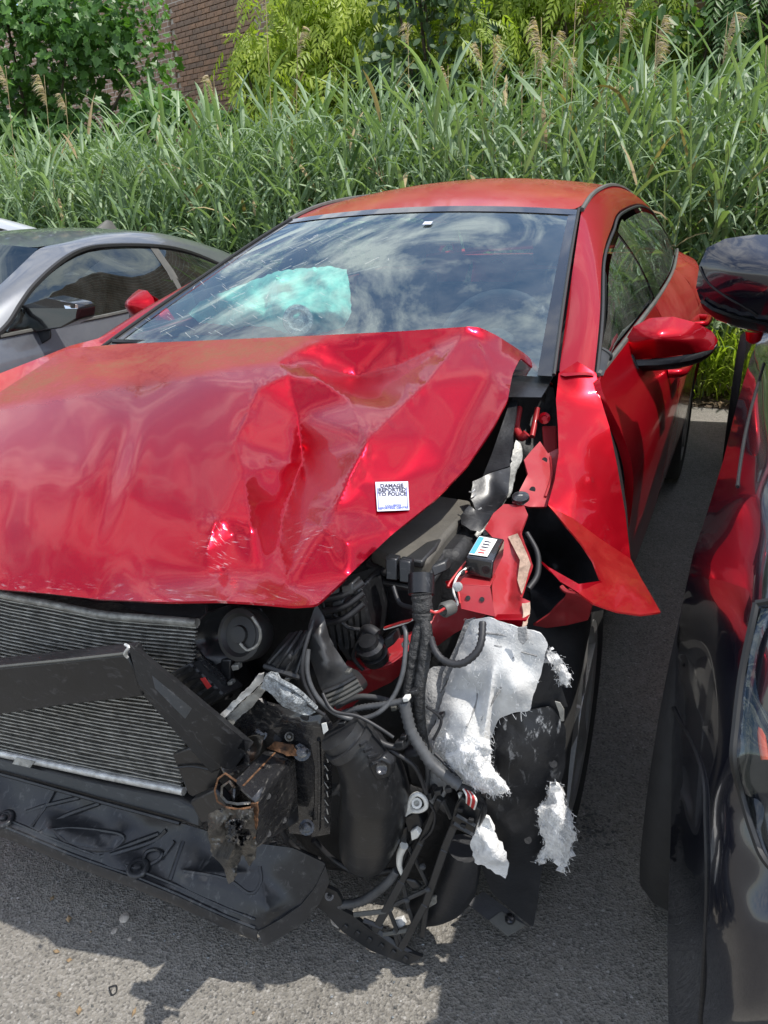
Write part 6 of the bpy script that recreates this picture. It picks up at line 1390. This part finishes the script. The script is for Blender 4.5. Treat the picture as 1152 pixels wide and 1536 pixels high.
MB().tube([sv.at(*a, .0015) for a in ((1010, 1062), (1022, 1084), (1038, 1112), (1056, 1166), (1059, 1230), (1061, 1330), (1056, 1450), (1050, 1540))], .0035, 6).build('bumper_seam', M['dark'], svo)
MB().tube([sv.at(*a, .0015) for a in ((1146, 545), (1130, 600), (1116, 660), (1106, 730))], .003, 6).build('bonnet_seam', M['dark'], svo)
# headlight let into the corner
HO = [(1134, 905), (1128, 935), (1113, 1008), (1103, 1090), (1100, 1140), (1112, 1190), (1130, 1250), (1152, 1296), (1210, 1340), (1290, 1360), (1290, 1000), (1250, 930), (1200, 900)]
bk_ = Relief([(x, y, 't', 1 / sv.coarse(np.array([[x, y]], float))[0] - .003) for x, y in HO], [(1180, 1100, 't', 1 / sv.coarse(np.array([[1180., 1100.]]))[0] + .03)], sp=9, sm=2)
hb = bk_.build('headlight', M['gloss'], suv, .004)
lz = Relief([(x, y, 't', 1 / sv.coarse(np.array([[x, y]], float))[0] - .010) for x, y in HO], [(1190, 1150, 't', 1 / sv.coarse(np.array([[1190., 1150.]]))[0] - .035)], sp=9, sm=4); lz.build('lens', M['lens'], hb, 0)
MB().tube([lz.at(x, y, -.012) for x, y in ((1168, 985), (1152, 1015), (1144, 1060), (1143, 1105), (1148, 1140))], .005, 8).build('amber_reflector', M['orange'], hb)
MB().tube([lz.at(x, y, -.02) for x, y in ((1190, 1240), (1180, 1180), (1178, 1110), (1184, 1040), (1196, 985))], .004, 8).build('chrome_strip', M['chrome'], hb)
c = lz.at(1255, 1120, -.03); MB().lathe(c, (CC - c).normalized(), [(-.02, .05), (.0, .055), (.004, .045), (-.01, .04)], 24).build('lamp_ring', M['chrome'], hb)
MB().tube([lz.at(x, y, .002) for x, y in HO + [HO[0]]], .0045, 6).build('lens_seal', M['seal'], hb)
wheel(suv, (1.180, .10, .365), .37, .23, steer=-.05, side=-1); wheel(suv, (2.70, .10, .365), .37, .23, side=1); wheel(suv, (1.18, 2.9, .365), .37, .23, side=-1); wheel(suv, (2.70, 2.9, .365), .37, .23)
# mirror
MO = [(1044, 432, .50), (1049, 398, .50), (1060, 372, .51), (1088, 358, .52), (1130, 352, .53), (1190, 352, .54), (1250, 372, .54), (1262, 440, .54), (1250, 490, .53), (1200, 492, .52), (1150, 484, .51), (1100, 474, .50), (1066, 462, .50), (1050, 450, .50)]
mrr = Relief(MO, [(1100, 400, .43), (1160, 400, .42), (1160, 450, .43), (1090, 440, .45), (1210, 420, .43), (1120, 370, .48)], [], sp=6, sm=9)
mo_ = mrr.build('mirror', M['navy'], suv, .12, label='black suv door mirror reflecting the red car')
MB().tube([mrr.at(*a, .001) for a in ((1049, 400), (1062, 424), (1090, 446), (1122, 464), (1136, 474))], .0022, 6).build('cap_seam', M['dark'], mo_)
mb_ = MB(); mb_.grid([[p(*a), p(a[0] + 4, a[1] + 9, a[2] + .01), p(a[0] + 8, a[1] + 14, a[2] + .05), p(a[0] + 8, a[1] + 6, a[2] + .14)] for a in ((1052, 451, .49), (1068, 463, .49), (1100, 475, .49), (1150, 486, .50), (1200, 494, .51), (1240, 494, .52))])
solid(mb_.build('mirror_base', M['gloss'], mo_), .008)
MB().lathe(p(1132, 497, .60), Vector((0, 0, -1)), [(0, .02), (.02, .016), (.028, .006)], 14).build('puddle_lamp', M['red'], mo_)
slab('mirror_arm', [(1150, 470, .60), (1260, 470, .60), (1260, 520, .60), (1160, 512, .60)], BK * .08, 'gloss', mo_)
# the rest of its body
def sring(x, wl, wb, zb, wr, zr): 
    yc = 1.95; return [Vector((yc + s * a, x, z)) for s, a, z in ((-1, wl - .05, .25), (-1, wl, .45), (-1, wl, .75), (-1, wb, zb), (1, wb, zb), (1, wl, .75), (1, wl, .45), (1, wl - .05, .25))]
MB().grid([sring(x, wl, wb, zb, 0, 0) for x, wl, wb, zb in ((.55, .83, .76, 1.0), (1.2, .845, .77, 1.03), (2.4, .845, .77, 1.05), (3.4, .84, .76, 1.08), (3.9, .78, .70, 1.08))]).build('body', M['navy'], suv)
gh = [[Vector((1.95 + s * w_, x, z)) for s, w_, z in ((-1, b_, 1.03), (-1, r_, zr), (-.5, r_, zr + .03), (.5, r_, zr + .03), (1, r_, zr), (1, b_, 1.03))] for x, b_, r_, zr in ((1.75, .745, .60, 1.58), (2.4, .75, .61, 1.64), (3.2, .74, .60, 1.62), (3.75, .70, .56, 1.50))]
MB().grid(gh).build('greenhouse', M['tint'], suv); MB().grid([[r[1] + Vector((0, 0, .006)), r[2] + Vector((0, 0, .006)), r[3] + Vector((0, 0, .006)), r[4] + Vector((0, 0, .006))] for r in gh]).build('roof', M['navy'], suv)
MB().grid([[Vector((1.95 + s * w_, x - .10 * (1 - s * s), z + .02 * (1 - s * s))) for s in (-1, -.5, 0, .5, 1)] for x, w_, z in ((.62, .75, 1.04), (1.2, .68, 1.33), (1.75, .60, 1.58))]).build('windscreen', M['tint'], suv)
for sg in (-1, 1): MB().tube([Vector((1.95 + sg * w_, x, z)) for x, w_, z in ((.62, .765, 1.03), (1.2, .685, 1.33), (1.75, .605, 1.585), (2.4, .615, 1.645), (3.2, .605, 1.625))], .028, 8).build('roof_rail', M['navy'], suv)
MB().grid([[Vector((1.95 + s * .74, x + .06 * s * s, z)) for s in (-1, -.5, 0, .5, 1)] for x, z in ((.55, 1.02), (.0, 1.02), (-.35, .93), (-.52, .80), (-.60, .55), (-.55, .25))]).build('bonnet', M['navy'], suv)
MB().grid([[Vector((1.95 + s * .78, 3.9, z)) for s in (-1, 1)] for z in (1.05, .3)]).build('tailgate', M['navy'], suv)

# ---- loose bits on the ground
stm = mat('pale_stone', (.42, .38, .33), .85, var=.3, vscale=60)
for i, (px, py, sx, sy, lb) in enumerate(((187, 1378, .011, .008, 'largest pale stone chip on the asphalt in front of the undertray'), (172, 1398, .008, .004, 'flat pale stone chip left of and below the largest one'), (195, 1410, .005, .003, 'small pale stone chip below the largest one'), (503, 1386, .007, .010, 'upright tan stone chip beside the dangling lattice bracket'), (687, 1374, .006, .005, 'tiny white stone chip beside the bolted foot of the liner'))):
    g = p(px, py, 'z', 0); b_ = bmesh.new(); bmesh.ops.create_icosphere(b_, subdivisions=2, radius=1)
    for v in b_.verts: v.co *= 1 + .25 * noise.noise(v.co * 2.1 + Vector((i * 5, 0, 0))); v.co.x *= sx; v.co.y *= sy * 1.6; v.co.z *= min(sx, sy) * .7
    me = bpy.data.meshes.new('stone'); b_.to_mesh(me); b_.free(); o = link('stone', me, stm, None, False); o.location = c2w(g) + Vector((0, 0, .003)); o.rotation_euler = (0, 0, i * 1.3)
    tag(o, lb, 'stone', 'stone chips on the asphalt')
tw = MB().tube([c2w(p(a, b, 'z', .004)) for a, b in ((163, 1481), (174, 1478), (175, 1487), (168, 1492), (164, 1483))], .0012, 5).build('curled_stalk', M['dark'], None); tag(tw, 'thin dark curled stalk lying on the sunlit asphalt', 'stalk')
gl_ = MB()
for i in range(60):
    x, y = 885 + rng.normal(0, 14), 1240 + rng.normal(0, 16); c = c2w(p(x, y, 'z', .003)); a = rng.uniform(0, 6.28); d = Vector((math.cos(a), math.sin(a), .3)) * rng.uniform(.002, .007); e = Vector((-d.y, d.x, .001)); gl_.add([c - d, c + e * .6, c + d, c - e], [(0, 1, 2, 3)])
tag(gl_.build('plastic_crumbs', M['gtrim'], None, False, recalc=False), kind='stuff')

for nm, n_, cols, sz in (('grit', 260, M['gtrim'], .004), ('glass_crumbs', 90, M['clear'], .0045), ('dead_leaf_bits', 40, lm_, .011)):
    g_ = MB()
    for i in range(n_):
        if nm == 'dead_leaf_bits': sd_, bk_2 = rng.uniform(-1.0, 1.05), rng.uniform(-.95, -.55)
        else: sd_, bk_2 = rng.normal(.55, .32), rng.normal(-.52, .14)
        c = c2w((sd_, bk_2, .003)); a = rng.uniform(0, 6.28); r_ = sz * rng.uniform(.3, 1); d = Vector((math.cos(a), math.sin(a), rng.uniform(0, .3))) * r_; e = Vector((-d.y, d.x, .0)) * rng.uniform(.4, .9); u_ = Vector((0, 0, r_ * .6))
        g_.add([c - d, c + e, c + d, c - e, c + u_], [(0, 1, 4), (1, 2, 4), (2, 3, 4), (3, 0, 4)])
    tag(g_.build(nm, cols, None, False, recalc=False), kind='stuff')
